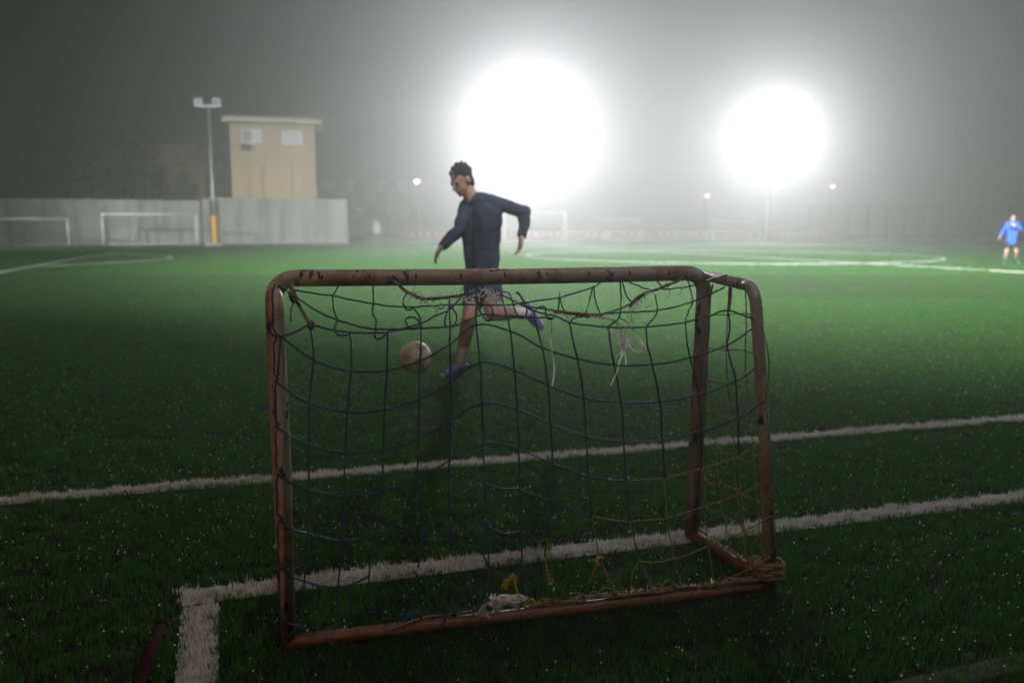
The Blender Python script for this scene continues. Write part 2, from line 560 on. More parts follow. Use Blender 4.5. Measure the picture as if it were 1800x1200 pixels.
# further out the pile is scattered more thinly in broader tufts
far_green = off_far_lines(np.concatenate([field(23.5, 38, 55), field(38, 64, 22)]))
broad = [tuft_mesh('broad_tuft', 22, 0.10, 0.036, 0.012, [M['blade'], M['blade_dry']], 70 + s) for s in range(4)]
scatter('far_grass', np.c_[far_green, np.zeros(len(far_green))], broad, 0.9, 1.4)
wl_pts = []
for a, b, w in NEAR:
    d = b - a; ln = np.linalg.norm(d); t = d / ln; nn = np.array([-t[1], t[0]])
    al = np.arange(-0.01, ln, 0.0105)
    al = rng.choice(al, int(len(al)), replace=False)
    wl_pts.append(a + np.outer(al, t) + np.outer(rng.uniform(-w / 2 + 0.012, w / 2 - 0.012, len(al)), nn))
wl_pts = np.concatenate(wl_pts)
wt = [tuft_mesh('white_tuft', 20, 0.020, 0.023, 0.0027, [M['blade_white']], 40 + s) for s in range(4)]
scatter('white_line_grass', np.c_[wl_pts, np.full(len(wl_pts), 0.005)], wt, 0.8, 1.25)
# beads of water hanging in the pile
dp = np.concatenate([field(1.4, 4.0, 170), field(4.0, 7, 110), field(7, 14, 45)])
bead = MB()
for a_ in (0.0, 1.05, 2.1):
    ca, sa = math.cos(a_) * .0024, math.sin(a_) * .0024
    bead.add([(ca, sa, -.0008), (ca * .2, sa * .2, .0026), (-ca, -sa, .0008), (-ca * .2, -sa * .2, -.0026)], [(0, 1, 2, 3)])
bo = bpy.data.objects.new('bead', bead.mesh('bead', M['dew'], smooth=True))
scatter('dew', np.c_[dp, rng.uniform(0.018, 0.036, len(dp))], [bo], 0.5, 1.4)

# ------------------------------------------------------------------ haze
hz = MB()
hz.box((10, 143, 12.5), (380, 392, 27))
hm = bpy.data.materials.new('haze')
hm.use_nodes = True
hn = hm.node_tree.nodes
hn.remove(hn['Principled BSDF'])
pvn = hn.new('ShaderNodeVolumePrincipled')
pvn.inputs['Color'].default_value = (0.97, 0.975, 0.98, 1)
pvn.inputs['Density'].default_value = FOG_DENSITY
pvn.inputs['Anisotropy'].default_value = FOG_G
if 'Density Attribute' in pvn.inputs:
    pvn.inputs['Density Attribute'].default_value = ''
hm.node_tree.links.new(pvn.outputs['Volume'], hn['Material Output'].inputs['Volume'])
hm.cycles.homogeneous_volume = True
hz.build('haze', hm, kind='stuff')

# ------------------------------------------------------------------ lit floodlight masts
def lit_mast(x, y, h, label):
    t = thing('floodlight_mast', (x, y, 0), label, 'floodlight', 'lit floodlight masts on the far side')
    p = MB(); p.tube([(x, y, 0), (x, y, h * 0.5), (x, y, h + 0.4)], [0.14, 0.11, 0.08], 12)
    p.build('pole', M['galvanised'], t, True)
    a = MB(); a.box((x, y - 0.13, h - 0.25), (3.2, 0.1, 0.1)); a.build('crossarm', M['galvanised'], t)
    for k, dx in enumerate((-1.35, -0.45, 0.45, 1.35)):
        hcen = np.array([x + dx, y - 0.22, h + 0.05])
        hd = MB()
        hd.hexa([hcen + q for q in (np.array([-.3, 0.05, -.28]), np.array([.3, 0.05, -.28]), np.array([.2, .32, -.1]), np.array([-.2, .32, -.1]),
                                    np.array([-.3, -0.05, .28]), np.array([.3, -0.05, .28]), np.array([.2, .32, .18]), np.array([-.2, .32, .18]))])
        ho = hd.build('lamp_head', M['galvanised'], t)
        ln = MB()
        ln.hexa([hcen + q for q in (np.array([-.27, 0.035, -.25]), np.array([-.27, 0.02, -.25]), np.array([.27, 0.02, -.25]), np.array([.27, .035, -.25]),
                                    np.array([-.27, -0.06, .25]), np.array([-.27, -0.075, .25]), np.array([.27, -0.075, .25]), np.array([.27, -.06, .25]))])
        ln.build('lens', M['lens'], ho)
    return t

def flood(x, y, z, tx, ty, power, cone, blend):
    d = bpy.data.lights.new('floodlight', 'SPOT')
    d.energy = power
    d.color = (0.985, 0.99, 1.0)
    d.shadow_soft_size = 0.45
    d.spot_size = R(cone); d.spot_blend = blend
    o = link(bpy.data.objects.new('floodlight', d))
    o.location = (x, y, z)
    o.rotation_euler = (Vector((tx, ty, 0)) - Vector((x, y, z))).to_track_quat('-Z', 'Y').to_euler()
    return o
F1 = (1.2, 85.0, 12.85); F2 = (29.2, 92.0, 12.4)
lit_mast(F1[0], F1[1], F1[2], 'tall floodlight mast glaring behind the running player')
lit_mast(F2[0], F2[1], F2[2], 'tall floodlight mast glaring to the right of the runner')
flood(F1[0], F1[1] - 0.8, F1[2], 0.5, 18.0, FLOOD_POWER, 44, 1.0)
flood(F2[0], F2[1] - 0.8, F2[2], 4.0, 16.0, FLOOD_POWER * F2K, 44, 1.0)
# the inner heads of both masts point down on to the middle of the pitch
flood(F1[0], F1[1] - 0.8, F1[2], 2.5, 46.0, DOWN_POWER, 46, 1.0)
flood(F2[0], F2[1] - 0.8, F2[2], 17.0, 48.0, DOWN_POWER * 0.6, 46, 1.0)
# unseen floodlights added behind the camera, with no mast, light the pitch
flood(6, -14, 22, 4.0, 31.0, NEAR_POWER, 47, 1.0)
flood(6, -14, 22, -17.0, 40.0, NEAR_POWER * 0.22, 40, 0.9)
flood(6, -14, 22, 26.0, 34.0, NEAR_POWER * 0.6, 44, 1.0)
flood(-47, 24, 14, -17.5, 78.0, NEAR_POWER * WALLK, 36, 1.0)  # added lamp, out of view at the left, lights the far wall
# sodium street lamp at the path behind the camera
sd_ = bpy.data.lights.new('sodium_lamp', 'SPOT'); sd_.energy = SODIUM_POWER; sd_.color = (1.0, 0.53, 0.29)
sd_.shadow_soft_size = 0.12; sd_.spot_size = R(95); sd_.spot_blend = 1.0
so_ = link(bpy.data.objects.new('sodium_lamp', sd_)); so_.location = (-5.5, -2.2, 3.6)
so_.rotation_euler = (Vector((-0.9, 2.9, 0.3)) - Vector(so_.location)).to_track_quat('-Z', 'Y').to_euler()
# ------------------------------------------------------------------ far side: walls, tower, mast, houses
WDIR = np.array([0.957, 0.290])          # run of the far wall, parallel to the touchlines
WN = np.array([WDIR[1], -WDIR[0]])       # towards the pitch

def panel_wall(p0, p1, h, label, group=None):
    """a wall of precast panels set between two ground points; joints are real gaps over a recessed core"""
    p0 = np.array(p0, float); p1 = np.array(p1, float)
    d = p1 - p0; ln = np.linalg.norm(d); d /= ln
    nrm = np.array([d[1], -d[0]])
    t = thing('concrete_wall', (p0[0], p0[1], 0), label, 'wall', group)
    core = MB(); c = (p0 + p1) / 2 - nrm * 0.14
    core.box((c[0], c[1], h / 2 - 0.04), (ln - 0.05, 0.18, h - 0.08), d)
    core.build('core', M['concrete_dark'], t)
    n = max(2, int(round(ln / 2.45)))
    for k in range(n):
        c = p0 + d * ln * (k + 0.5) / n + nrm * rng.uniform(-0.012, 0.012)
        b = MB(); b.box((c[0], c[1], h / 2 + rng.uniform(-0.02, 0.02)), (ln / n - 0.035, 0.1, h), d, 0.012)
        b.build('panel', M['concrete'], t)
    return t

panel_wall((-50.0, 62.2), (-26.95, 69.7), 3.72, 'long dim grey concrete wall behind the football goals')
panel_wall((-26.35, 70.6), (-15.2, 74.6), 4.0, 'lighter grey concrete wall below the ochre tower')
# return of the recess between the two walls
t = thing('concrete_pier', (-26.55, 70.1, 0), 'narrow concrete pier beside the yellow padded mast', 'pier')
b = MB(); b.box((-26.5, 69.95, 1.9), (0.62, 0.5, 3.8), WDIR, 0.02); b.build('shaft', M['concrete'], t)
b = MB(); b.box((-26.5, 69.95, 3.835), (0.70, 0.58, 0.07), WDIR, 0.01); b.build('cap', M['concrete'], t)

# ochre tower
TX0, TX1, TY = -26.75, -18.95, 78.0
tw = thing('ochre_tower', (-22.85, 78, 0), 'square ochre building with flat overhanging roof above the wall', 'building')
b = MB(); b.box((-22.85, TY + 3.2, 5.6), (7.8, 6.4, 11.2)); b.build('wall', M['ochre_wall'], tw)
b = MB(); b.box((-22.75, TY + 3.1, 11.42), (9.1, 8.0, 0.40), bev=0.03); b.build('roof', M['roof_edge'], tw)
b = MB(); b.box((-22.75, TY + 3.1, 11.72), (8.6, 7.4, 0.18), bev=0.02); b.build('roof_deck', M['concrete'], tw)
for xx in (-25.45, -24.05, -21.35, -20.25):
    b = MB(); b.box((xx, TY - 0.055, 4.75), (0.22, 0.11, 5.3), bev=0.01); b.build('rib', M['ochre_wall'], tw)
def window(xc, zc, w, h, lit):
    f = MB(); y = TY - 0.04
    for (cx, cz, sx, sz) in ((xc, zc + h / 2, w + 0.12, 0.12), (xc, zc - h / 2, w + 0.12, 0.12), (xc - w / 2, zc, 0.12, h - 0.12), (xc + w / 2, zc, 0.12, h - 0.12), (xc, zc, 0.07, h - 0.12)):
        f.box((cx, y, cz), (sx, 0.12, sz))
    fo = f.build('window', M['window_frame'], tw)
    for s_, m_ in ((-1, M['window_glass'] if not lit else M['blind']), (1, M['blind'])):
        g_ = MB(); g_.box((xc + s_ * (w / 4 - 0.005), y + 0.012, zc), (w / 2 - 0.13, 0.02, h - 0.13)); g_.build('pane', m_, fo)
    sl = MB(); sl.box((xc, y - 0.1, zc - h / 2 - 0.09), (w + 0.3, 0.22, 0.05)); sl.build('sill', M['white_paint'], fo)
window(-24.75, 10.0, 1.75, 1.2, False)
window(-21.05, 9.98, 1.85, 1.15, True)
b = MB(); b.box((-25.35, TY - 0.22, 8.95), (0.85, 0.36, 0.6), bev=0.03)
ac = b.build('air_conditioner', M['dark_box'], tw)
b = MB(); b.tube([(-25.45, TY - 0.405, 8.95), (-25.45, TY - 0.43, 8.95)], 0.22, 16); b.build('fan_grille', M['black_metal'], ac)

tw.rotation_euler = (0, 0, R(14))

# unlit mast with a padded foot
mx, my = -22.9, 62.0
um = thing('unlit_mast', (mx, my, 0), 'slim unlit floodlight mast with yellow padded foot by the wall', 'floodlight')
b = MB(); b.tube([(mx, my, 2.3), (mx, my, 3.6), (mx, my, 10.55)], [0.13, 0.12, 0.07], 12); b.build('pole', M['galvanised'], um, True)
b = MB(); b.tube([(mx, my, 3.55), (mx, my, 3.68)], 0.19, 12); b.build('collar', M['galvanised'], um)
b = MB(); b.tube([(mx, my, 0.12), (mx, my, 0.2), (mx, my, 2.25), (mx, my, 2.32)], [0.2, 0.22, 0.22, 0.17], 14); b.build('padding', M['padding'], um, True)
b = MB(); b.box((mx, my, 0.08), (1.3, 0.9, 0.16), bev=0.03); b.build('footing', M['concrete'], um)
b = MB(); b.box((mx, my - 0.1, 10.45), (2.0, 0.09, 0.09)); b.build('crossarm', M['galvanised'], um)
for dx in (-0.86, -0.52, 0.52, 0.86):
    b = MB(); b.box((mx + dx, my - 0.12, 10.78), (0.3, 0.26, 0.5), bev=0.03); hd = b.build('lamp_head', M['lamp_grey'], um)
    b = MB(); b.box((mx + dx, my - 0.262, 10.78), (0.23, 0.02, 0.42)); b.build('glass', M['window_glass'], hd)

# house behind the left wall
hs = thing('old_house', (-35, 88, 0), 'dim old house with flat eaves behind the left wall', 'house')
b = MB(); b.box((-34.6, 88.6, 3.9), (4.6, 7.0, 7.8)); b.build('wall', M['house_wall'], hs)
b = MB(); b.box((-35.0, 88.4, 8.75), (4.0, 6.4, 1.9)); b.build('upper_wall', M['house_wall'], hs)
b = MB(); b.box((-34.9, 88.3, 7.95), (5.2, 7.8, 0.26), bev=0.02); b.build('eaves', M['concrete'], hs)
b = MB(); b.box((-34.9, 88.2, 9.82), (4.8, 7.4, 0.24), bev=0.02); b.build('roof', M['concrete'], hs)
b = MB(); b.box((-34.0, 85.05, 5.4), (1.1, 0.1, 1.3)); b.build('window', M['dark_box'], hs)
b = MB(); b.box((-33.6, 85.15, 8.8), (1.0, 0.1, 0.8)); b.build('window', M['dark_box'], hs)

def leafy_tree(x, y, h, cr, seed, label, nleaf=5200, dens_lo=0.25):
    rd = random.Random(seed)
    t = thing('tree', (x, y, 0), label, 'tree', 'trees behind the left wall')
    b = MB()
    b.tube([(x, y, 0), (x + 0.1, y, h * 0.25), (x - 0.05, y + 0.1, h * 0.55), (x + 0.1, y, h * 0.8)], [0.28, 0.22, 0.14, 0.05], 8)
    tips = []
    for k in range(9):
        a = rd.uniform(0, 6.28); z0 = h * rd.uniform(0.28, 0.6)
        e = (x + math.cos(a) * cr * rd.uniform(.5, .95), y + math.sin(a) * cr * rd.uniform(.5, .95), z0 + h * rd.uniform(0.1, 0.32))
        b.tube([(x, y, z0), ((x + e[0]) / 2, (y + e[1]) / 2, (z0 + e[2]) / 2 + 0.2), e], [0.1, 0.06, 0.02], 5)
        tips.append(e)
    b.build('trunk', M['bark'], t, True)
    c = MB()
    cl = []
    for k in range(30):
        a = rd.uniform(0, 6.28); zz = rd.uniform(-1, 1); rr = math.sqrt(1 - zz * zz) * rd.uniform(0.35, 1.0)
        cl.append((x + math.cos(a) * rr * cr, y + math.sin(a) * rr * cr, h * 0.62 + zz * h * 0.36, rd.uniform(0.35, 0.8) * cr * 0.5))
    for k in range(nleaf):
        cx, cyy, cz, r = rd.choice(cl)
        a = rd.gauss(0, 0.55), rd.gauss(0, 0.55), rd.gauss(0, 0.55)
        p = np.array([cx + a[0] * r, cyy + a[1] * r, cz + a[2] * r])
        s_ = rd.uniform(0.07, 0.16)
        d1 = np.array([rd.gauss(0, 1), rd.gauss(0, 1), rd.gauss(0, 1)]); d1 /= np.linalg.norm(d1)
        d2 = np.cross(d1, [rd.gauss(0, 1), rd.gauss(0, 1), rd.gauss(0, 1)]); d2 /= np.linalg.norm(d2)
        c.add([p - d1 * s_, p + d2 * s_ * .55, p + d1 * s_, p - d2 * s_ * .55], [(0, 1, 2, 3)])
    c.build('crown', M['leaf'], t)
    return t
leafy_tree(-37.6, 80.0, 10.2, 3.3, 3, 'dim olive tree just left of the old house')
leafy_tree(-42.5, 82.0, 8.8, 2.9, 5, 'lower dark tree further from the old house')
leafy_tree(-32.2, 79.5, 6.8, 1.5, 8, 'small bushy tree in front of the old house', 2200)

# apartment building lost in the fog behind the stand
ab = thing('apartment_building', (-22, 150, 0), 'pale apartment building lost in fog behind the white board', 'building')
b = MB(); b.box((-20, 155, 11), (44, 10, 22)); b.build('wall', M['concrete_dark'], ab)
for (px_, py_, w_, h_) in ((571, 325, 1.5, 1.7), (583, 325, 1.0, 1.7), (617, 325, 1.3, 1.7), (672, 328, 1.7, 1.6), (706, 328, 1.7, 1.6), (672, 372, 2.0, 1.4), (708, 372, 2.0, 1.6), (632, 372, 1.6, 1.4)):
    c_ = at_depth(px_, py_, 150)
    b = MB(); b.box((c_[0], 149.97, c_[2]), (w_ + .2, 0.1, h_ + .2)); fr_ = b.build('window', M['window_frame'], ab)
    for s_ in (-1, 1):
        b = MB(); b.box((c_[0] + s_ * w_ / 4, 149.90, c_[2]), (w_ / 2 - .06, 0.04, h_)); b.build('pane', M['blind'], fr_)

# ------------------------------------------------------------------ far touchline: portable goals
def football_goal(w, h, d, r, label, at, ang, group='portable goals along the far touchline'):
    t = thing('football_goal', (0, 0, 0), label, 'football goal', group)
    for s_ in (-1, 1):
        b = MB(); b.tube([(s_ * w / 2, 0, 0), (s_ * w / 2, 0, h - r)], r, 10); b.build('post', M['white_paint'], t, True)
        b = MB(); b.tube([(s_ * w / 2, 0.0 + r, h - r), (s_ * w / 2, d * 0.42, h - 0.12), (s_ * w / 2, d, 0.05)], r * 0.55, 8); b.build('stay', M['white_paint'], t, True)
        b = MB(); b.tube([(s_ * w / 2, r, r * .6), (s_ * w / 2, d, r * .6)], r * 0.55, 8); b.build('ground_bar', M['white_paint'], t, True)
    b = MB(); b.tube([(-w / 2 - r, 0, h), (w / 2 + r, 0, h)], r, 10); b.build('crossbar', M['white_paint'], t, True)
    b = MB(); b.tube([(-w / 2, d, r * .6), (w / 2, d, r * .6)], r * 0.55, 8); b.build('ground_bar', M['white_paint'], t, True)
    t.location = (at[0], at[1], 0); t.rotation_euler = (0, 0, ang)
    return t
WA = math.atan2(WDIR[1], WDIR[0])
football_goal(7.0, 2.46, 1.6, 0.075, 'full size white goal in front of the dim wall', (-29.2, 65.0), WA * 0.92)
football_goal(6.0, 2.05, 1.3, 0.055, 'lower white goal cut off at the left edge', (-37.2, 61.4), WA * 0.9)
football_goal(5.8, 2.2, 1.2, 0.08, 'foggy white goal beside the right floodlight pole', (24.3, 87.0), WA)
football_goal(4.2, 2.35, 1.2, 0.07, 'narrow foggy white goal between two wider ones', (12.3, 88.4), WA)
football_goal(6.4, 3.05, 1.4, 0.08, 'tall foggy white goal behind the running player', (2.4, 83.5), WA * 0.6)

# orange seats on a low concrete terrace
ter = thing('seat_terrace', (10, 99, 0), 'low concrete terrace carrying the row of orange seats', 'terrace')
ta, tb = np.array([-13.5, 96.0]), np.array([44.0, 103.0])
tdv = tb - ta; tln = np.linalg.norm(tdv); tdv /= tln
c = (ta + tb) / 2 + np.array([-tdv[1], tdv[0]]) * 1.0
b = MB(); b.box((c[0], c[1], 0.14), (tln, 2.4, 0.28), tdv, 0.02); b.build('step', M['concrete'], ter)
c2 = c + np.array([-tdv[1], tdv[0]]) * 1.55
b = MB(); b.box((c2[0], c2[1], 0.55), (tln, 0.7, 1.1), tdv, 0.02); b.build('back_wall', M['concrete_dark'], ter)
def seat_proto():
    t = thing('orange_seat', (0, 0, 0), 'orange plastic bucket seat in the foggy far row', 'seat', 'orange seats in a row on the terrace')
    s_ = MB(); s_.box((0, 0.0, 0.19), (0.46, 0.44, 0.06), bev=0.02); s_.build('seat', M['orange_plastic'], t)
    s_ = MB(); s_.hexa([(-.23, .18, .22), (.23, .18, .22), (.23, .23, .22), (-.23, .23, .22), (-.2, .26, .62), (.2, .26, .62), (.2, .31, .6), (-.2, .31, .6)]); s_.build('backrest', M['orange_plastic'], t)
    s_ = MB(); s_.box((0, 0.02, 0.08), (0.08, 0.3, 0.16)); s_.build('foot', M['black_metal'], t)
    return t
sp = None
ang = math.atan2(tdv[1], tdv[0])
gaps = {5, 6, 14, 21, 22, 27, 32, 36, 41}
k = 0
for i in range(58):
    if i in gaps:
        continue
    p = ta + tdv * (1.6 + i * 0.93)
    if sp is None:
        o = sp = seat_proto()
    else:
        o = copy_tree(sp)
    o.location = (p[0], p[1], 0.28); o.rotation_euler = (0, 0, ang)

# lamps of the street behind
def street_lamp(x, y, h, label, m, r):
    t = thing('street_lamp', (x, y, 0), label, 'street lamp', 'lit street lamps behind the pitch')
    b = MB(); b.tube([(x, y, 0), (x, y, h - 0.35), (x, y - 0.3, h - 0.1), (x, y - 0.8, h)], [0.06, 0.045, 0.035, 0.035], 8); b.build('pole', M['galvanised'], t, True)
    b = MB(); b.box((x, y - 1.0, h + 0.06), (0.3, 0.6, 0.14), bev=0.03); hd = b.build('lamp_head', M['galvanised'], t)
    b = MB(); b.ball((x, y - 1.0, h - 0.12), r, 12, 8, (1, 1, 0.8)); b.build('bulb', m, hd, True)
street_lamp(-11.75, 101, 7.25, 'small pale lamp left of the runner head', M['white_lamp'], 0.34)
street_lamp(25.35, 106, 5.75, 'small warm lamp between the two big floodlights', M['warm_lamp'], 0.30)
street_lamp(41.6, 106, 6.9, 'small warm lamp right of both big floodlights', M['warm_lamp'], 0.28)

# white board standing low in front of the pale building
wb = thing('white_board', (-13.45, 80, 0), 'small white board standing low right of the concrete wall', 'board')
b = MB(); b.hexa([(-13.85, 79.98, .95), (-13.0, 79.98, .95), (-13.0, 80.04, .95), (-13.85, 80.04, .95), (-13.72, 79.98, 2.0), (-13.2, 79.98, 2.0), (-13.2, 80.04, 2.0), (-13.72, 80.04, 2.0)]); b.build('panel', M['white_paint'], wb)
for dx in (-.3, .3):
    b = MB(); b.box((-13.45 + dx, 80.07, 0.6), (0.06, 0.06, 1.2)); b.build('leg', M['galvanised'], wb)

# wire fence on the right of the far side
fe = thing('wire_fence', (45, 98, 0), 'faint tall wire fence fading into fog at right', 'fence')
f0, f1 = np.array([36.0, 97.5]), np.array([74.0, 109.0])
nF = 15
for i in range(nF):
    p = f0 + (f1 - f0) * i / (nF - 1)
    b = MB(); b.tube([(p[0], p[1], 0), (p[0], p[1], 4.2)], 0.06, 8); b.build('post', M['galvanised'], fe, True)
b = MB()
for z in np.arange(0.3, 4.2, 0.3):
    b.tube([(f0[0], f0[1], z), (f1[0], f1[1], z)], 0.012, 4)
wires = b.build('wire', M['galvanised'], fe)

# ------------------------------------------------------------------ the small goal in front
PR = 0.0285
v3 = np.array([0.9707, 0.2404, 0]); u3 = np.array([-0.330, 0.944, 0.0])
BL = np.array([-0.655, 2.19, 0]); BR = np.array([0.880, 2.570, 0]); FR = np.array([0.715, 3.035, 0]); FL = np.array([-0.796, 2.655, 0])
PB = 0.0195     # the back of the frame is thinner tube
BRt = np.array([0.790, 2.585, 1.036]); BLt = np.array([-0.652, 2.20, 1.036]); FRt = np.array([0.735, 3.04, 1.058]); FLt = np.array([-0.798, 2.66, 1.060])
mg = thing('mini_goal', tuple((BL + FR) / 2), 'small rusty training goal with torn blue net in the foreground', 'mini goal')
def bend(a, b, c, r, n=7):
    """points of a rounded corner at b between a and c"""
    a, b, c = map(np.array, (a, b, c))
    d1 = (a - b) / np.linalg.norm(a - b); d2 = (c - b) / np.linalg.norm(c - b)
    P0, P1 = b + d1 * r, b + d2 * r
    return [(1 - t) ** 2 * P0 + 2 * t * (1 - t) * b + t * t * P1 for t in np.linspace(0, 1, n)]
cz = PR
def up_z(p, z): return np.array([p[0], p[1], z])
br = 0.085
# front posts run round their bend into the crossbar, the crossbar butts between them
cbL = bend(up_z(FL, cz), FLt, FRt, br); cbR = bend(up_z(FR, cz), FRt, FLt, br)
b = MB(); b.tube([up_z(FL, 0.0)] + cbL, PR, 20); b.build('front_post', M['rusty'], mg, True)
b = MB(); b.tube([up_z(FR, 0.0)] + cbR, PR, 20); b.build('front_post', M['grey_rusty'], mg, True, label='grey front post, bare rust at its foot')
nb_ = 14
b = MB(); b.tube([cbL[-1] + (cbR[-1] - cbL[-1]) * i / nb_ + np.array([0, 0, -0.004 * math.sin(math.pi * i / nb_)]) for i in range(nb_ + 1)], PR, 20); b.build('crossbar', M['rusty'], mg, True)
# back posts run round their bend into the short side bars at the top
for (ft, bt, bb) in ((FRt, BRt, BR), (FLt, BLt, BL)):
    ft = ft - np.array([0, 0, 0.010 if ft is FRt else 0.034])
    inner = ft + (bt - ft) / np.linalg.norm(bt - ft) * (PR * 0.7)
    bb_ = bb + np.array([0, 0, 0.0])
    mid = bb_ + (bt - bb_) * 0.5 + np.array([0.006, 0, 0])
    pts = [bb_, mid] + bend(bb_, bt, ft, 0.075)
    b = MB(); pm_ = M['grey_rusty'] if bb is BR else M['rusty']
    b.tube(pts, PB, 20); b.build('back_post', pm_, mg, True)
    b = MB(); b.tube([pts[-1], inner], PB, 20); b.build('side_bar', pm_, mg, True)
def ground_bar(a, c, trim):
    d = (c - a) / np.linalg.norm(c - a)
    b = MB(); n = 10
    P = [up_z(a + d * trim + (c - a - 2 * d * trim) * i / n, PB + 0.004) for i in range(n + 1)]
    b.tube(P, PB + 0.001, 20); return b.build('ground_bar', M['rusty'], mg, True)
ground_bar(BL, BR, -0.004); ground_bar(BL, FL, 0.008); ground_bar(BR, FR, 0.008)
# net hooks on crossbar and back ground bar
for i in range(9):
    p = cbL[-1] + (cbR[-1] - cbL[-1]) * (i + 0.5) / 9
    b = MB(); b.tube([p + np.array([0.006, -PR - 0.001, 0.004]), p + np.array([0.006, -PR - 0.012, -0.002]), p + np.array([0.006, -PR - 0.012, 0.012])], 0.0028, 6)
    b.build('hook', M['black_metal'], mg, True)
for i in range(15):
    p = BL + (BR - BL) * (i + 0.7) / 15.2
    b = MB(); z = 2 * PB + .004
    b.tube([(p[0], p[1], z), (p[0] - 0.002, p[1] + 0.001, z + 0.018), (p[0] + 0.006, p[1] - 0.008, z + 0.021), (p[0] + 0.007, p[1] - 0.010, z + 0.012)], 0.0032, 6)
    b.build('hook', M['black_metal'], mg, True)

# net: cords run knot to knot. The panel hangs in the back plane and its top edge is drawn forward to the crossbar
nb_n = np.cross(v3, np.array([0, 0, 1.0]))
def on_net(x, y, off=0.0):
    pb = on_plane(x, y, BL + np.array([0, 0, 0.0]), np.cross(BR - BL, np.array([0, 0, 1.0])))
    pf = on_plane(x, y, FL + np.array([0, 0, 0.0]), np.cross(FR - FL, np.array([0, 0, 1.0])))
    t = min(max((600 - y) / 105.0, 0), 1); t = t * t * (3 - 2 * t)
    if x < 530: t *= max(0.0, (x - 495) / 35.0)
    if x > 1215: t *= max(0.0, 1 - (x - 1215) / 60.0)
    belly = 0.05 * math.sin(math.pi * min(max((x - 490) / 850, 0), 1)) * math.sin(math.pi * min(max((y - 480) / 600, 0), 1))
    p = pb + (pf - pb) * (0.94 * t) + np.array([0, belly, 0])
    c = np.array([0, 0, CAM_H]); d = (c - p) / np.linalg.norm(c - p)
    lift = off
    if x < 524 and y > 500: lift += 0.026
    if 1318 < x < 1362: lift += 0.025
    return p + d * lift
def on_side(x, y):
    nrm = np.cross(BR - FR, np.array([0, 0, 1.0]))
    return on_plane(x, y, FR, nrm)

ROWS = [
 [(494,592),(550,633.5),(614.5,654),(678,653.5),(736,637),(789.5,608),(837,572),(897,584),(953.5,614),(1017,634),(1081.5,644),(1148.5,643),(1215,630),(1279,607),(1326,575)],
 [(482,668),(500,682),(543,709),(608,727),(673.5,724),(734.5,707),(790.5,677),(843,640.5),(904,655),(964.5,682),(1028,704),(1094.5,712),(1162.5,709),(1230,695),(1294,671),(1331,645)],
 [(484,749),(500,760),(541.5,783),(605,801),(671,797),(733,778),(790.5,747),(846,713),(909.5,726),(969,753),(1032.5,774),(1099,782),(1168,778),(1234,760),(1298,736),(1345,705)],
 [(486,832),(506,847),(540.5,862),(603,875),(668,869),(730,850),(788,816),(849,785),(912,797),(973.5,823),(1036,844),(1103,851),(1170.5,846),(1236,826),(1300,802),(1350,768)],
 [(489,914),(512,930),(540,939),(599,953),(657,943),(690,932),(715,918)],
 [(788,884),(815,873),(850.5,857),(880,867),(915,869),(974,890),(1041.5,915),(1108.5,921),(1174.5,914),(1239,893),(1303,868),(1352,845)],
 [(493,997),(510,1012),(535,1022),(565,1030),(593,1032),(620,1027),(647,1015)],
 [(856,932),(885,944),(917,941),(930,946),(942,958),(952,958),(960,954)],
 [(1126,989),(1155,991),(1187,984),(1220,974),(1246,960),(1280,946),(1309,934),(1358,905)],
 [(856,932),(845,945),(843,962),(848,980),(858,998),(862,1003),(880,1014),(897,1020),(908,1017),(918,1010)],
 [(1082,1041),(1115,1041),(1150,1039),(1178,1041),(1201,1036),(1230,1032),(1257,1024),(1290,1013),(1318,1000),(1355,978)],
 # slack upper edge
 [(494,592),(520,583),(545,572),(580,580),(614,585),(650,586),(680,585),(710,578),(738,570),(765,556),(789,545),(803,530),(820,513),(838,497)],
 [(515,509),(550,516),(585,520),(620,528),(655,534),(690,539),(725,540),(760,538),(795,536),(837,536),(883,537),(915,534),(924,532),(983,523),(1042,505),(1060,492),(1072,484)],
 [(520,522),(555,546),(590,562),(625,573),(659,579.5),(700,579.5),(740,578.5),(789,576),(817,567),(845,554),(880,556),(910,557),(940,559),(975,560)],
 [(880,517),(900,528),(939,547),(970,555),(985,560),(1002,568),(1036,573),(1071,576),(1105,577),(1138,576),(1172,572),(1206,567),(1245,556),(1280,546),(1326,561)],
 [(905,530),(930,540),(965,545),(1000,550),(1035,553),(1090,550),(1140,548),(1157,546),(1190,539),(1218,530),(1245,519),(1274,505)],
 [(1060,553),(1090,543),(1115,531),(1135,516),(1152,509),(1180,508),(1215,503),(1250,491),(1277,484)],
 [(1092,491),(1118,501),(1145,511)],
]
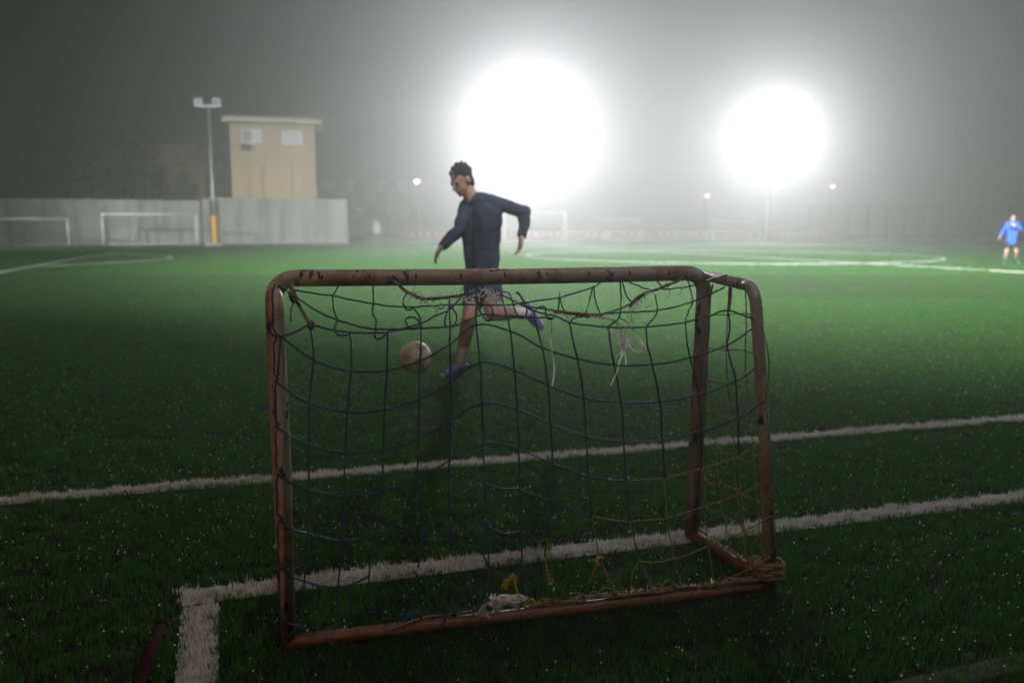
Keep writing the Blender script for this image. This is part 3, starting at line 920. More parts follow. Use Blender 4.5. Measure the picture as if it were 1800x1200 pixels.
COLS = [
 [(545,572),(549,605),(550,633.5),(546,670),(543,709),(541.5,783),(540.5,862),(540,939),(535,1022),(531,1070),(527,1112)],
 [(614,585),(616,620),(614.5,654),(608,727),(605,801),(603,875),(599,953),(593,1032),(591,1080),(589,1112)],
 [(680,585),(679,620),(678,653.5),(673.5,724),(671,797),(668,869),(657,943),(647,1015),(651,1040),(655,1068)],
 [(725,540),(735,555),(739,572),(739,600),(736,637),(734.5,707),(733,778),(730,850),(729,895),(732,915),(741,935),(742,950),(737,980),(734,1002)],
 [(789,527),(789,545),(790,577),(789.5,608),(790.5,677),(790.5,747),(788,816),(787,884),(788,915),(792,940),(799,955)],
 [(838,497),(837,540),(837,572),(843,640.5),(846,713),(849,785),(850.5,857),(856,932),(859,1000),(858,1040),(857,1068)],
 [(881,517),(889,550),(897,584),(904,655),(909.5,726),(912,797),(915,869),(917,941),(918,1010),(923,1035),(928,1058)],
 [(939,549),(944,575),(953.5,614),(964.5,682),(969,753),(973.5,823),(974,890),(968,920),(960,954),(959,985),(963,1010)],
 [(1002,568),(1008,600),(1017,634),(1028,704),(1032.5,774),(1036,844),(1041.5,915),(1048,950),(1055,985),(1069,1015),(1082,1041)],
 [(1071,576),(1075,610),(1081.5,644),(1094.5,712),(1099,782),(1103,851),(1108.5,921),(1117,955),(1126,989),(1138,1015),(1152,1039)],
 [(1152,518),(1157,545),(1150,560),(1138,576),(1140,605),(1148.5,643),(1162.5,709),(1168,778),(1170.5,846),(1174.5,914),(1180,950),(1187,984),(1194,1010),(1201,1036)],
 [(1209,490),(1213,505),(1218,530),(1210,550),(1206,567),(1209,600),(1215,630),(1230,695),(1234,760),(1236,826),(1239,893),(1246,960),(1252,995),(1257,1024)],
 [(1280,546),(1284,575),(1279,607),(1287,640),(1294,671),(1298,736),(1300,802),(1303,868),(1309,934),(1314,970),(1319,1003)],
 # loose ends and loops above
 [(597,498),(590,512),(585,520),(586,540),(591,562),(588,573),(589,585),(597,591),(606,590),(614,585)],
 [(656,498),(656,520),(655,534),(654,550),(660,565),(659,580),(657,590),(661,597),(671,594),(680,585)],
 [(714,516),(708,530),(711,542),(719,545),(725,540)],
 [(738,570),(730,560),(719,558),(712,563),(715,573),(725,579),(735,576),(739,570)],
 [(789,540),(783,556),(781,571),(790,576),(800,569),(802,556),(796,544),(790,539)],
 [(840,540),(848,556),(857,565),(864,561),(867,550),(862,539),(852,536)],
 [(880,518),(886,513),(895,516),(900,528),(905,545),(912,557),(920,561),(926,550),(923,535),(914,519),(908,516),(911,514),(918,524),(925,534)],
 [(939,549),(948,541),(957,540),(960,548),(961,557),(967,563),(974,559)],
 [(984,514),(983,530),(982,545)], [(984,520),(987,533),(993,549)],
 [(1042,505),(1037,527),(1031,551)], [(1044,505),(1047,528),(1056,553)],
 [(1090,490),(1092,525),(1091,552),(1086,563),(1071,575)], [(1093,491),(1100,516),(1112,534)],
 [(1003,567),(1010,560),(1024,557),(1037,559)],
 [(1146,491),(1156,495),(1163,503)],
 [(482,562),(475,575),(478,588),(493,592)],
]
YELLOW_TIES = [
 [(915,869),(917,941)],
]
rc = random.Random(4)
blue = MB(); yellow = MB()
def cord(mb, pts, r=0.0024, f=on_net, n=5, wob=0.0007, off=0.0):
    P = catmull([f(*p, off) if f is on_net else f(*p) for p in pts], n)
    P = [p + np.array([rc.gauss(0, wob), rc.gauss(0, wob), rc.gauss(0, wob)]) for p in P]
    mb.tube(P, r, 6)
def is_yellow(x, y):
    # the lower right of the panel was mended with yellow cord
    return y > 905 - (x - 1030) * 0.55 + (0 if x > 1030 else 400)
def run(pts, off=0.0):
    # split a cord where the mended part begins
    seg = [pts[0]]
    state = is_yellow(*pts[0])
    for p in pts[1:]:
        seg.append(p)
        s_ = is_yellow(*p)
        if s_ != state:
            cord(yellow if state else blue, seg, 0.0025 if state else 0.0029, off=off); seg = [p]; state = s_
    if len(seg) > 1:
        cord(yellow if state else blue, seg, 0.0025 if state else 0.0029, off=off)
for r_ in ROWS: run(r_)
for c_ in COLS: run(c_, 0.002)
# knots where rows and columns cross
for c_ in COLS[:13]:
    for p in c_:
        for r_ in ROWS[:11]:
            if any(abs(p[0] - q[0]) < 2 and abs(p[1] - q[1]) < 2 for q in r_):
                (yellow if is_yellow(*p) else blue).ball(on_net(*p), 0.0047, 6, 4, (1, 1, 1.2))
# cord seized round the left back post
cord(blue, [(487,505),(494,503),(503,510),(512,520)], off=0.03)
for y0, y1 in ((500, 590), (592, 668), (668, 749), (749, 832), (832, 914), (914, 997), (997, 1090)):
    x0 = 476 + (y0 - 500) * 0.022; x1 = 476 + (y1 - 500) * 0.022
    cord(blue, [(x0 + 8, y0), (x0 + 3, y0 + 14), (x0 + 4, (y0 + y1) / 2), (x1 + 2, y1 - 15), (x1 + 10, y1)], 0.0027, off=0.004)
cord(blue, [(493,592),(490,640),(487,668)], 0.003); cord(blue, [(484,668),(486,749)], 0.0026)
cord(blue, [(500,1090),(512,1097),(524,1099),(530,1112)], off=0.01); cord(blue, [(505,1120),(515,1110),(524,1099)], off=0.01)
cord(blue, [(552,1121),(570,1117),(585,1110),(590,1108),(598,1120)]); cord(blue, [(577,1122),(580,1132),(588,1136)], off=0.03)
cord(blue, [(745,1118),(765,1112),(790,1100),(815,1090),(840,1080),(850,1070),(858,1068)], 0.0035)
cord(blue, [(757,1121),(775,1108),(790,1098)], 0.003); cord(blue, [(760,1085),(770,1092),(778,1098)], 0.003)
cord(yellow, [(1342,578),(1352,640),(1346,700),(1352,770),(1354,845),(1361,905),(1364,978),(1368,1012),(1376,1010),(1379,1000)], 0.002)
for p in ((1085,1037),(1033,1031)): pass
cord(yellow, [(1055,985),(1046,1005),(1040,1020),(1033,1031)], 0.0021); cord(yellow, [(1126,989),(1115,1005),(1111,1020),(1110,1034)], 0.0021)
blue.build('net', M['cord_blue'], mg, True, label='torn blue cord net hanging in the back of the goal')
yellow.build('net', M['cord_yellow'], mg, True, label='dull yellow cord mending the lower right of the net')

side = MB()
SIDE = [
 [(1245,669),(1283,676),(1300,680),(1313,682),(1328,690)], [(1237,726),(1256,725),(1270,733),(1287,736),(1300,743),(1320,748),(1333,756)],
 [(1237,779),(1260,791),(1275,797),(1290,798),(1297,804),(1325,814),(1337,821)], [(1237,840),(1250,851),(1261,842),(1275,853),(1293,859),(1302,868),(1328,878),(1340,887)],
 [(1243,895),(1255,898),(1268,901),(1280,911),(1300,917),(1306,930),(1330,940),(1343,950)],
 [(1243,612),(1275,614),(1310,616),(1326,623)], [(1250,553),(1282,553),(1312,551),(1322,556)],
 [(1310,508),(1312,551),(1310,616),(1313,682),(1320,748),(1325,814),(1331,880),(1336,940),(1341,985)],
 [(1281,508),(1279,550),(1277,614),(1279,676),(1287,736),(1290,798),(1294,859),(1303,918),(1308,960),(1314,1000)],
 [(1243,612),(1245,669),(1256,725),(1260,791),(1263,843),(1269,901),(1277,920),(1274,950)],
 [(1253,505),(1246,530),(1247,570),(1243,612)], [(1245,669),(1240,690),(1234,700)], [(1240,615),(1236,660),(1238,726),(1236,779),(1238,840),(1240,895)],
]
for s_ in SIDE: cord(side, s_, 0.0021, on_side)
for a_ in ((1313,682),(1320,748),(1325,814),(1331,880),(1287,736),(1290,798),(1256,725),(1277,614),(1310,616)): side.ball(on_side(*a_), 0.0042, 6, 4)
side.build('side_net', M['cord_yellow'], mg, True)

# ropes and frayed fibres
def rope_mesh(mb, P, r, turns=120):
    P = catmull(P, 10)
    L_ = np.cumsum([0] + [np.linalg.norm(P[i + 1] - P[i]) for i in range(len(P) - 1)])
    for s_ in range(3):
        Q = []
        for i, p in enumerate(P):
            t = P[min(i + 1, len(P) - 1)] - P[max(i - 1, 0)]; t = t / (np.linalg.norm(t) + 1e-9)
            n1 = np.cross(t, [0, 1, 0]); n1 /= (np.linalg.norm(n1) + 1e-9); n2 = np.cross(t, n1)
            a = L_[i] * turns + s_ * 2.094
            Q.append(p + (n1 * math.cos(a) + n2 * math.sin(a)) * r * 0.5)
        mb.tube(Q, r * 0.56, 6)
def fray(mb, P, n, length, r=0.0007, drop=0.5, seed=1):
    rd = random.Random(seed); P = catmull(P, 8)
    for k in range(n):
        p = P[rd.randrange(len(P))].copy()
        d = np.array([rd.gauss(0, 1), rd.gauss(0, .6), rd.gauss(0, 1) - drop]); d /= np.linalg.norm(d)
        l_ = length * rd.uniform(.3, 1.2); pts = [p]
        for q in range(4):
            d = d + np.array([rd.gauss(0, .5), rd.gauss(0, .4), rd.gauss(0, .5) - 0.15]); d /= np.linalg.norm(d)
            p = p + d * l_ / 4; pts.append(p)
        mb.ribbon(catmull(pts, 3), r * 1.6)
def N_(pts, off=0.004): return [on_net(x, y, off) for x, y in pts]
rp = MB(); fb = MB()
R1 = N_([(513,492),(513,508),(516,523),(526,538),(536,556),(546,572)], 0.01)
R2 = N_([(681,487),(696,497),(712,511),(727,519),(742,525),(762,525),(785,523),(812,519),(836,515)], 0.01)
R3 = N_([(974,549),(988,549),(1000,551),(1020,553),(1045,555),(1060,554)], 0.01)
R4 = N_([(1108,537),(1120,524),(1135,515),(1152,510),(1172,502),(1190,494),(1203,485)], 0.012)
R5 = [on_side(1284, 500), on_side(1284, 520), on_side(1281, 546)]
R6 = [on_side(x, y) for x, y in ((1253,500),(1246,535),(1247,570),(1243,614))]
for r_, k in ((R1, .0062), (R2, .0058), (R3, .0058), (R4, .005), (R5, .006), (R6, .0038)): rope_mesh(rp, r_, k)
rp.ball(R1[2], 0.013, 8, 6, (1, 1, 1.3)); rp.ball(R1[-1], 0.011, 8, 6, (1, .9, 1.4))
rope_mesh(rp, N_([(512,505),(518,518),(515,530),(510,520),(513,508)], 0.02), .005)
rp.build('rope', M['rope'], mg, True)
fray(fb, R2[3:5], 40, 0.03, drop=-0.5, seed=2); fray(fb, R2[4:7], 26, 0.022, drop=0, seed=3); fray(fb, R2[6:9], 60, 0.035, drop=.7, seed=4)
fray(fb, N_([(853,508),(862,516),(868,525),(878,532)]), 90, 0.032, drop=.1, seed=5)
fray(fb, R3, 70, 0.028, drop=.8, seed=6); fray(fb, R4, 60, 0.03, drop=.6, seed=7); fray(fb, R4[0:3], 40, .05, drop=1.5, seed=8)
fray(fb, R1[:3], 8, .02, seed=9); fray(fb, [on_side(1280, 486), on_side(1284, 492)], 20, .018, seed=10)
def strand(pts, r=0.0012, off=0.012, k=2, sp=0.0016, seed=3):
    rd = random.Random(seed)
    for q in range(k):
        o = np.array([rd.gauss(0, sp), rd.gauss(0, sp), rd.gauss(0, sp)])
        fb.ribbon([p + o + np.array([rd.gauss(0, .0005)] * 3) for p in catmull(N_(pts, off), 6)], r * 1.2)
strand([(745,529),(758,537),(768,542),(780,541),(773,533)], .0016); strand([(752,534),(765,545),(773,553)], .001)
strand([(970,563),(969,585),(968,600),(971,620),(974,640),(975,655),(971,682)], .0015, k=3, sp=.0009)
strand([(1040,556),(1062,560),(1085,566),(1095,585),(1099,605),(1098,622)], .0014, k=4, sp=.003)
strand([(1098,606),(1097,622),(1091,640),(1088,655),(1082,668),(1077,681)], .0013, k=2, sp=.0007)
strand([(1100,610),(1102,628),(1104,642)], .0009, k=2); strand([(1098,620),(1090,624),(1086,628)], .0008, k=2)
strand([(1090,560),(1102,566),(1115,582),(1128,600),(1136,611),(1134,617),(1124,622),(1112,614),(1104,600),(1100,585)], .0011, k=3, sp=.0016)
strand([(1124,622),(1122,612),(1126,603),(1131,610),(1127,620)], .0009, k=2)
strand([(1108,540),(1104,560),(1100,580),(1100,600)], .0009, k=4, sp=.003); strand([(1114,540),(1112,556),(1117,566)], .0008, k=3, sp=.003)
strand([(1176,505),(1178,515),(1174,523)], .0008, k=2); strand([(1197,500),(1199,510),(1193,519)], .0008, k=2)
strand([(1150,520),(1145,535),(1135,541)], .0008, k=2); strand([(1062,570),(1070,578),(1078,586)], .001, k=3)
fray(fb, N_([(1090,580),(1097,600),(1099,618)]), 60, .022, drop=.6, seed=12)
fb.build('frayed_fibre', M['fibre'], mg, True)

# yellow twine ends, and the rope lashed along the back ground bar
tw_ = MB()
def twine(pts, r=.0024, off=.006):
    P = catmull(N_(pts, off), 6); tw_.tube(P, r, 6)
def tuftend(x, y, n=14, l=.018, seed=1, off=.006): fray(tw_, N_([(x - 2, y), (x + 2, y + 2)], off), n, l, .0011, .6, seed)
twine([(888,1022),(893,1024),(899,1019),(903,1012)], .005); tuftend(890,1025, 24, .022, 2); tuftend(903,1014, 14, .02, 3)
twine([(903,1020),(907,1035),(912,1050),(918,1060),(926,1070)], .004)
tuftend(965,966, 16, .018, 4); twine([(960,954),(965,960),(968,968)], .003)
twine([(959,985),(962,1005),(966,1020)], .0026); tuftend(965,1016, 20, .02, 5)
tuftend(1051,988, 16, .02, 6); twine([(1062,985),(1055,984),(1048,992)], .004)
twine([(926,1062),(934,1054),(941,1060),(943,1070)], .004); tuftend(942,1068, 10, .014, 7); tuftend(982,1065, 12, .016, 8); tuftend(1111,1034, 14, .016, 9)
tuftend(1165,1040, 14, .016, 10); tuftend(1200,1038, 14, .016, 11); tuftend(1338,996, 12, .014, 12, .03)
tw_.build('yellow_twine', M['twine_yellow'], mg, True)
lash = MB(); lf = MB()
def barpt(x, dz=0.0, dy=0.0):
    a = on_plane(x, 1080, BL, np.cross(BR - BL, np.array([0, 0, 1.0])))
    t = (a - BL) @ (BR - BL) / ((BR - BL) @ (BR - BL))
    p = BL + (BR - BL) * t
    return np.array([p[0], p[1] + dy, 2 * PB + 0.012 + dz])
rope_mesh(lash, [barpt(x, .004 * math.sin(x * .05), .004 * math.sin(x * .031)) for x in range(930, 1345, 18)], .0075, 160)
rope_mesh(lash, [barpt(x, .003 + .003 * math.sin(x * .08), -.012 + .004 * math.sin(x * .043)) for x in range(1010, 1340, 18)], .0045, 160)
lash.tube(catmull([barpt(690, -.008, -.03), barpt(720, .0, -.02), barpt(745, .004, -.005), barpt(780, .002, 0), barpt(830, .004, 0)], 6), .0038, 6)
rope_mesh(lash, [np.array([BR[0] - .02 * i + 0.0, BR[1] + 0.057 * i, 2 * PB + .01 + .004 * math.sin(i * 2)]) + np.array([.008, 0, 0]) for i in range(9)], .006, 160)
# wad of rope round the foot of the right back post
for q in range(5):
    ang_ = np.linspace(0, 6.28, 16)
    lash.tube([np.array([BR[0] + math.cos(a) * .038 - 0.012 * (q % 2), BR[1] + math.sin(a) * .038, .06 + .011 * q + .004 * math.sin(3 * a)]) for a in ang_], .008, 6)
lash.ball((BR[0] - .035, BR[1] + .06, .075), .03, 10, 7, (1.1, 1, .9))
rl = random.Random(12)
lb, ly = MB(), MB()
for q in range(34):
    x0 = rl.uniform(690, 1325); w_ = rl.uniform(18, 60)
    z0, z1 = rl.uniform(-.012, .006), rl.uniform(.004, .03)
    pts = [barpt(x0, z0, rl.uniform(-.02, .01)), barpt(x0 + w_ * .3, z1, rl.uniform(-.012, .02)), barpt(x0 + w_ * .55, z1 * rl.uniform(.2, 1), rl.uniform(-.02, .02)),
           barpt(x0 + w_ * rl.uniform(.5, .8), z1 * .6, rl.uniform(-.02, .02)), barpt(x0 + w_, rl.uniform(-.008, .006), rl.uniform(-.02, .01))]
    (lb if x0 < 850 else ly).tube(catmull(pts, 6), .0023, 5)
lb.build('loose_cord', M['cord_blue'], mg, True); ly.build('loose_cord', M['cord_yellow'], mg, True)
lash.build('lashing_rope', M['rope'], mg, True)
for (xa, za, xb, zb) in ((842, -.004, 858, .026), (848, .0, 862, .03), (864, .03, 906, .012), (868, .028, 912, .004), (880, .032, 925, .02), (872, .012, 915, .018), (905, .0, 930, -.002), (868, .036, 900, .04), (898, .04, 928, .026), (845, -.01, 870, .02)):
    lf.tube([barpt(xa, za, -.004), barpt((xa + xb) / 2, (za + zb) / 2 + .004, .004), barpt(xb, zb, -.006)], .0042, 6)
fray(lf, [barpt(866, .02), barpt(872, .03), barpt(876, .01)], 60, .035, .0011, 0, 21)
fray(lf, [barpt(x, .004) for x in (1015, 1050, 1100, 1160, 1220, 1300)], 90, .02, .0009, -.3, 22)
fray(lf, [barpt(x, .0, -.02) for x in (842, 850, 858)], 30, .02, .001, .2, 23)
fray(lf, [np.array([BR[0] - .06 * i / 3, BR[1] + .057 * i, 2 * PB + .014]) for i in range(8)], 40, .02, .0009, -.3, 24)
lf.build('frayed_fibre', M['fibre'], mg, True)
bt_ = MB()
def blue_tuft(x, y, n, l, seed): fray(bt_, N_([(x - 2, y - 2), (x + 2, y + 2)], .004), n, l, .001, .8, seed)
blue_tuft(656, 1074, 26, .022, 1); blue_tuft(667, 1076, 22, .018, 2); blue_tuft(797, 948, 26, .022, 3); blue_tuft(743, 955, 16, .03, 4); blue_tuft(856, 994, 20, .016, 5)
blue_tuft(802, 1084, 20, .014, 6); blue_tuft(858, 1068, 30, .014, 7); blue_tuft(942, 962, 14, .012, 8); blue_tuft(512, 622 - 60, 4, .01, 9)
cord(bt_, [(516, 533), (511, 545), (511, 563)], .0024, off=.006)
bt_.build('cord_end', M['cord_blue'], mg, True)

# ------------------------------------------------------------------ dark red pole at the left edge
pa_, pb_ = on_ground(283, 1102, .018), on_ground(238, 1215, .018)
rf = thing('red_pole', (pb_[0], pb_[1], 0), 'dark red pole lying on the black turf at the lower left', 'pole')
b = MB(); b.tube([pb_ + (pb_ - pa_) * .8, pb_, (pa_ + pb_) / 2, pa_], .018, 16); b.build('shaft', M['red_frame'], rf, True)
b = MB(); b.tube([pa_, pa_ + (pa_ - pb_) * .06], .0192, 16); b.build('end_cap', M['red_frame'], rf, True)

# ------------------------------------------------------------------ people
M['skin'] = mat('skin', (0.36, 0.21, 0.145), 0.55, 0.08, 12)
M['hair'] = mat('hair', (0.02, 0.015, 0.012), 0.7, 0.3, 60, bump=0.6, bump_scale=140)
M['shirt_navy'] = mat('shirt_navy', (0.009, 0.019, 0.042), 0.8, 0.12, 10, bump=0.4, bump_scale=25)
M['shorts_navy'] = mat('shorts_navy', (0.012, 0.018, 0.045), 0.8, 0.15, 10, bump=0.4, bump_scale=25)
M['sock_white'] = mat('sock_white', (0.6, 0.58, 0.56), 0.85, 0.08, 30)
M['boot_violet'] = mat('boot_violet', (0.07, 0.06, 0.22), 0.45, 0.15, 20)
M['boot_sole'] = mat('boot_sole', (0.6, 0.58, 0.6), 0.5, 0.1, 20)
M['shirt_blue'] = mat('shirt_blue', (0.012, 0.085, 0.50), 0.7, 0.1, 8, bump=0.4, bump_scale=20)
M['shorts_black'] = mat('shorts_black', (0.012, 0.012, 0.014), 0.8, 0.15, 10)
M['sock_green'] = mat('sock_green', (0.015, 0.11, 0.06), 0.8, 0.1, 20)
M['boot_dark'] = mat('boot_dark', (0.03, 0.04, 0.05), 0.5, 0.2, 20)
M['eye'] = mat('eye', (0.05, 0.04, 0.035), 0.2, 0.05)

def A(p): return np.array(p, float)
def capsule(mb, a, b, ra, rb, n=14):
    a, b = A(a), A(b); d = b - a; L_ = np.linalg.norm(d)
    if L_ < 1e-6: mb.ball(a, ra, n, 8); return
    d = d / L_
    P, r_ = [], []
    for k in range(5):
        w = math.pi / 2 * k / 5; P.append(a - d * ra * math.cos(w)); r_.append(max(ra * math.sin(w), 1e-4))
    for k in range(4): t = k / 3; P.append(a + d * L_ * t); r_.append(ra + (rb - ra) * t)
    for k in range(1, 6):
        w = math.pi / 2 * k / 5; P.append(b + d * rb * math.sin(w)); r_.append(max(rb * math.cos(w), 1e-4))
    mb.tube(P, r_, n)
def ellipsoid(mb, c, ax, r):
    """ax: three unit axes, r: three radii"""
    t = MB(); t.ball((0, 0, 0), 1.0, 18, 12)
    mb.add([A(c) + p[0] * r[0] * ax[0] + p[1] * r[1] * ax[1] + p[2] * r[2] * ax[2] for p in t.v], t.f)
def fuse(name, mb, material, parent, voxel=0.009, smooth=4, label=None, fold=0.0):
    """one continuous skin over overlapping solids"""
    off = wloc(parent)
    me = mb.mesh(name + '_raw', material, off)
    o = bpy.data.objects.new(name, me); COL.objects.link(o)
    r_ = o.modifiers.new('fuse', 'REMESH'); r_.mode = 'VOXEL'; r_.voxel_size = voxel; r_.use_smooth_shade = True
    s_ = o.modifiers.new('soften', 'SMOOTH'); s_.factor = 0.5; s_.iterations = smooth
    if fold > 0:
        tx = bpy.data.textures.new('folds', 'CLOUDS'); tx.noise_scale = 0.10; tx.noise_depth = 2
        d_ = o.modifiers.new('fold', 'DISPLACE'); d_.texture = tx; d_.strength = fold; d_.mid_level = 0.5
    dg = bpy.context.evaluated_depsgraph_get()
    nm = bpy.data.meshes.new_from_object(o.evaluated_get(dg))
    o.modifiers.clear(); o.data = nm; nm.name = name
    bpy.data.meshes.remove(me)
    if not nm.materials: nm.materials.append(material)
    o.parent = parent
    return tag(o, label)
def unit(v): v = A(v); return v / np.linalg.norm(v)

def hand(mb, w, e, palm_n, s=1.0, curl=0.35, thumb_side=1):
    """palm, four unequal bent fingers and a thumb leaving the side of the palm; w wrist, e towards the finger tips"""
    d = unit(A(e) - A(w)); n = unit(A(palm_n) - d * (A(palm_n) @ d)); sd = np.cross(n, d) * thumb_side
    w = A(w)
    for q in (-0.5, 0.5):
        capsule(mb, w + sd * q * 0.02 * s, w + d * 0.085 * s + sd * q * 0.05 * s, 0.018 * s, 0.015 * s, 8)
    capsule(mb, w, w + d * 0.08 * s, 0.022 * s, 0.016 * s, 8)
    for k, L_ in enumerate((0.07, 0.08, 0.075, 0.058)):
        b_ = w + d * 0.085 * s + sd * (0.033 - 0.022 * k) * s
        d1 = unit(d + n * curl * 0.6 + sd * (0.10 - 0.07 * k)); d2 = unit(d + n * curl * 1.8); d3 = unit(d * 0.6 + n * curl * 2.6)
        p1 = b_ + d1 * L_ * .48 * s; p2 = p1 + d2 * L_ * .32 * s; p3 = p2 + d3 * L_ * .22 * s
        capsule(mb, b_, p1, .0095 * s, .0088 * s, 7); capsule(mb, p1, p2, .0088 * s, .008 * s, 7); capsule(mb, p2, p3, .008 * s, .007 * s, 7)
    t0 = w + d * 0.025 * s + sd * 0.02 * s; t1 = t0 + unit(d * .7 + sd * .8) * .04 * s; t2 = t1 + unit(d + sd * .25 + n * curl) * .035 * s
    capsule(mb, t0, t1, .013 * s, .0105 * s, 7); capsule(mb, t1, t2, .0105 * s, .0085 * s, 7)

def person(label, base, J, face, up_, mats, hair_len=0.0, s=1.0, shorts_to=0.5, sock_from=0.55, group=None, voxel=0.0085, curl=(0.35, 0.35)):
    t = thing('person', base, label, 'person', group)
    f = unit(face); z_ = unit(A(up_) - f * (A(up_) @ f)); x_ = np.cross(f, z_)      # head axes: right, front, up
    H = A(J['head'])
    b = MB()
    # head: skull, face, jaw, nose, brow, ears
    ellipsoid(b, H + z_ * .028 * s - f * .012 * s, (x_, f, z_), (.073 * s, .092 * s, .088 * s))
    ellipsoid(b, H - z_ * .03 * s + f * .022 * s, (x_, f, z_), (.060 * s, .066 * s, .082 * s))
    ellipsoid(b, H - z_ * .088 * s + f * .045 * s, (x_, f, z_), (.034 * s, .036 * s, .026 * s))
    ellipsoid(b, H + z_ * .018 * s + f * .070 * s, (x_, f, z_), (.050 * s, .018 * s, .012 * s))
    capsule(b, H + z_ * .010 * s + f * .085 * s, H - z_ * .026 * s + f * .104 * s, .009 * s, .014 * s, 8)
    ellipsoid(b, H - z_ * .056 * s + f * .084 * s, (x_, f, z_), (.026 * s, .012 * s, .009 * s))
    for q in (-1, 1):
        ellipsoid(b, H - z_ * .004 * s - f * .008 * s + x_ * q * .075 * s, (x_, f, z_), (.011 * s, .022 * s, .032 * s))
    N0 = A(J['neck'])
    capsule(b, N0 - z_ * 0.01, H - z_ * .06 * s - f * .012 * s, .058 * s, .054 * s)
    sh, hp = [A(q) for q in J['sh']], [A(q) for q in J['hip']]
    el, wr, he = [A(q) for q in J['el']], [A(q) for q in J['wr']], [A(q) for q in J['hand']]
    kn, an, to = [A(q) for q in J['kn']], [A(q) for q in J['an']], [A(q) for q in J['toe']]
    ms, mh = (sh[0] + sh[1]) / 2, (hp[0] + hp[1]) / 2
    def torso(mb, g):
        for i in range(2):
            a_ = ms + (sh[i] - ms) * .58 - unit(ms - mh) * .075 * s; c_ = mh + (hp[i] - mh) * .55 + unit(ms - mh) * .08 * s
            m_ = (a_ + c_) / 2 * 1.0
            capsule(mb, a_, m_, .108 * s + g, .098 * s + g); capsule(mb, m_, c_, .098 * s + g, .104 * s + g)
            capsule(mb, ms + (N0 - ms) * .55, sh[i], .058 * s + g, .054 * s + g)
        capsule(mb, hp[0], hp[1], .098 * s + g, .098 * s + g)
    def arm(mb, i, g, upto=1.0):
        capsule(mb, sh[i], el[i], .053 * s + g, .041 * s + g * .8)
        w_ = el[i] + (wr[i] - el[i]) * upto; m_ = el[i] + (w_ - el[i]) * .3
        capsule(mb, el[i], m_, .041 * s + g * .8, .043 * s + g * .8); capsule(mb, m_, w_, .043 * s + g * .8, .029 * s + g)
    def leg(mb, i, g=0.0, a=0.0, c=1.0, part='both'):
        if part in ('both', 'thigh'):
            capsule(mb, hp[i], hp[i] + (kn[i] - hp[i]) * (1.0 if part == 'both' else shorts_to), .088 * s + g, (.057 if part == 'both' else .088 - .031 * shorts_to) * s + g)
        if part in ('both', 'calf'):
            d = an[i] - kn[i]; m_ = kn[i] + d * .3
            back = unit(d) * 0
            if part == 'both': capsule(mb, kn[i], m_, .056 * s, .057 * s); capsule(mb, m_, an[i], .057 * s, .036 * s)
            else: capsule(mb, kn[i] + d * sock_from, an[i], .050 * s, .038 * s + g)
    torso(b, 0)
    for i in range(2):
        arm(b, i, 0); leg(b, i)
        capsule(b, an[i], to[i], .036 * s, .03 * s)
        capsule(b, wr[i] - unit(he[i] - wr[i]) * .02, wr[i] + unit(he[i] - wr[i]) * .02, .029 * s, .024 * s, 8)
        hand(b, wr[i], he[i], J['palm'][i], s, curl[i], J['thumb'][i])
    fuse('body', b, mats['skin'], t, voxel * .75, 3)
    c = MB()
    torso(c, .012 * s)
    for i in range(2): arm(c, i, .010 * s, .94)
    hem = unit(mh - ms)
    for i in range(2): capsule(c, mh + (hp[i] - mh) * .7 - hem * .05, mh + (hp[i] - mh) * .85 + hem * .03 * s, .112 * s, .116 * s)
    capsule(c, hp[0] + hem * .03 * s, hp[1] + hem * .03 * s, .112 * s, .112 * s)
    if 'panel' in mats:
        p_ = MB(); a_ = el[0] + (wr[0] - el[0]) * .12; z2 = el[0] + (wr[0] - el[0]) * .62
        capsule(p_, a_, z2, .0475 * s, .042 * s); fuse('sleeve_panel', p_, mats['panel'], t, voxel, 3)
    fuse('shirt', c, mats['shirt'], t, voxel, 3, fold=.032)
    c = MB()
    capsule(c, hp[0], hp[1], .106 * s, .106 * s)
    for i in range(2): leg(c, i, .022 * s, part='thigh')
    fuse('shorts', c, mats['shorts'], t, voxel, 3, fold=.03)
    for i in range(2):
        c = MB(); leg(c, i, .006 * s, part='calf'); fuse('sock', c, mats['sock'], t, voxel * .8, 2)
        c = MB()
        d = unit(to[i] - an[i]); dn = unit(an[i] - kn[i]); dn = unit(dn - d * (dn @ d))
        hl = an[i] - d * .035 * s + dn * .035 * s
        capsule(c, an[i] + dn * .01, hl, .044 * s, .042 * s); capsule(c, hl, to[i], .043 * s, .036 * s); capsule(c, an[i] + d * .02, to[i] - d * .05 * s, .042 * s, .036 * s)
        bo_ = fuse('boot', c, mats['boot'], t, voxel * .8, 2)
        c = MB(); capsule(c, hl + dn * .026 * s, to[i] + dn * .018 * s, .03 * s, .028 * s); capsule(c, to[i] - d * .02, to[i] + d * .014, .034 * s, .028 * s)
        fuse('sole', c, mats['sole'], bo_, voxel * .8, 1)
    c = MB()
    ellipsoid(c, H + z_ * .040 * s - f * .026 * s, (x_, f, z_), (.080 * s, .090 * s, .084 * s))
    ellipsoid(c, H - z_ * .025 * s - f * .050 * s, (x_, f, z_), (.068 * s, .050 * s, .075 * s))
    rd = random.Random(3)
    for k in range(150):
        v = unit((rd.gauss(0, 1), rd.gauss(-.1, 1), abs(rd.gauss(.8, .7))))
        p = H + z_ * .042 * s - f * .022 * s + (x_ * v[0] * .074 + f * v[1] * .082 + z_ * v[2] * .080) * s
        capsule(c, p, p + unit(x_ * v[0] + f * v[1] * .6 + z_ * (abs(v[2]) + .5) + A((rd.gauss(0, .3), rd.gauss(0, .3), rd.gauss(0, .3)))) * rd.uniform(.008, .020) * s, .013 * s, .007 * s, 6)
    fuse('hair', c, mats['hair'], t, voxel * .7, 2)
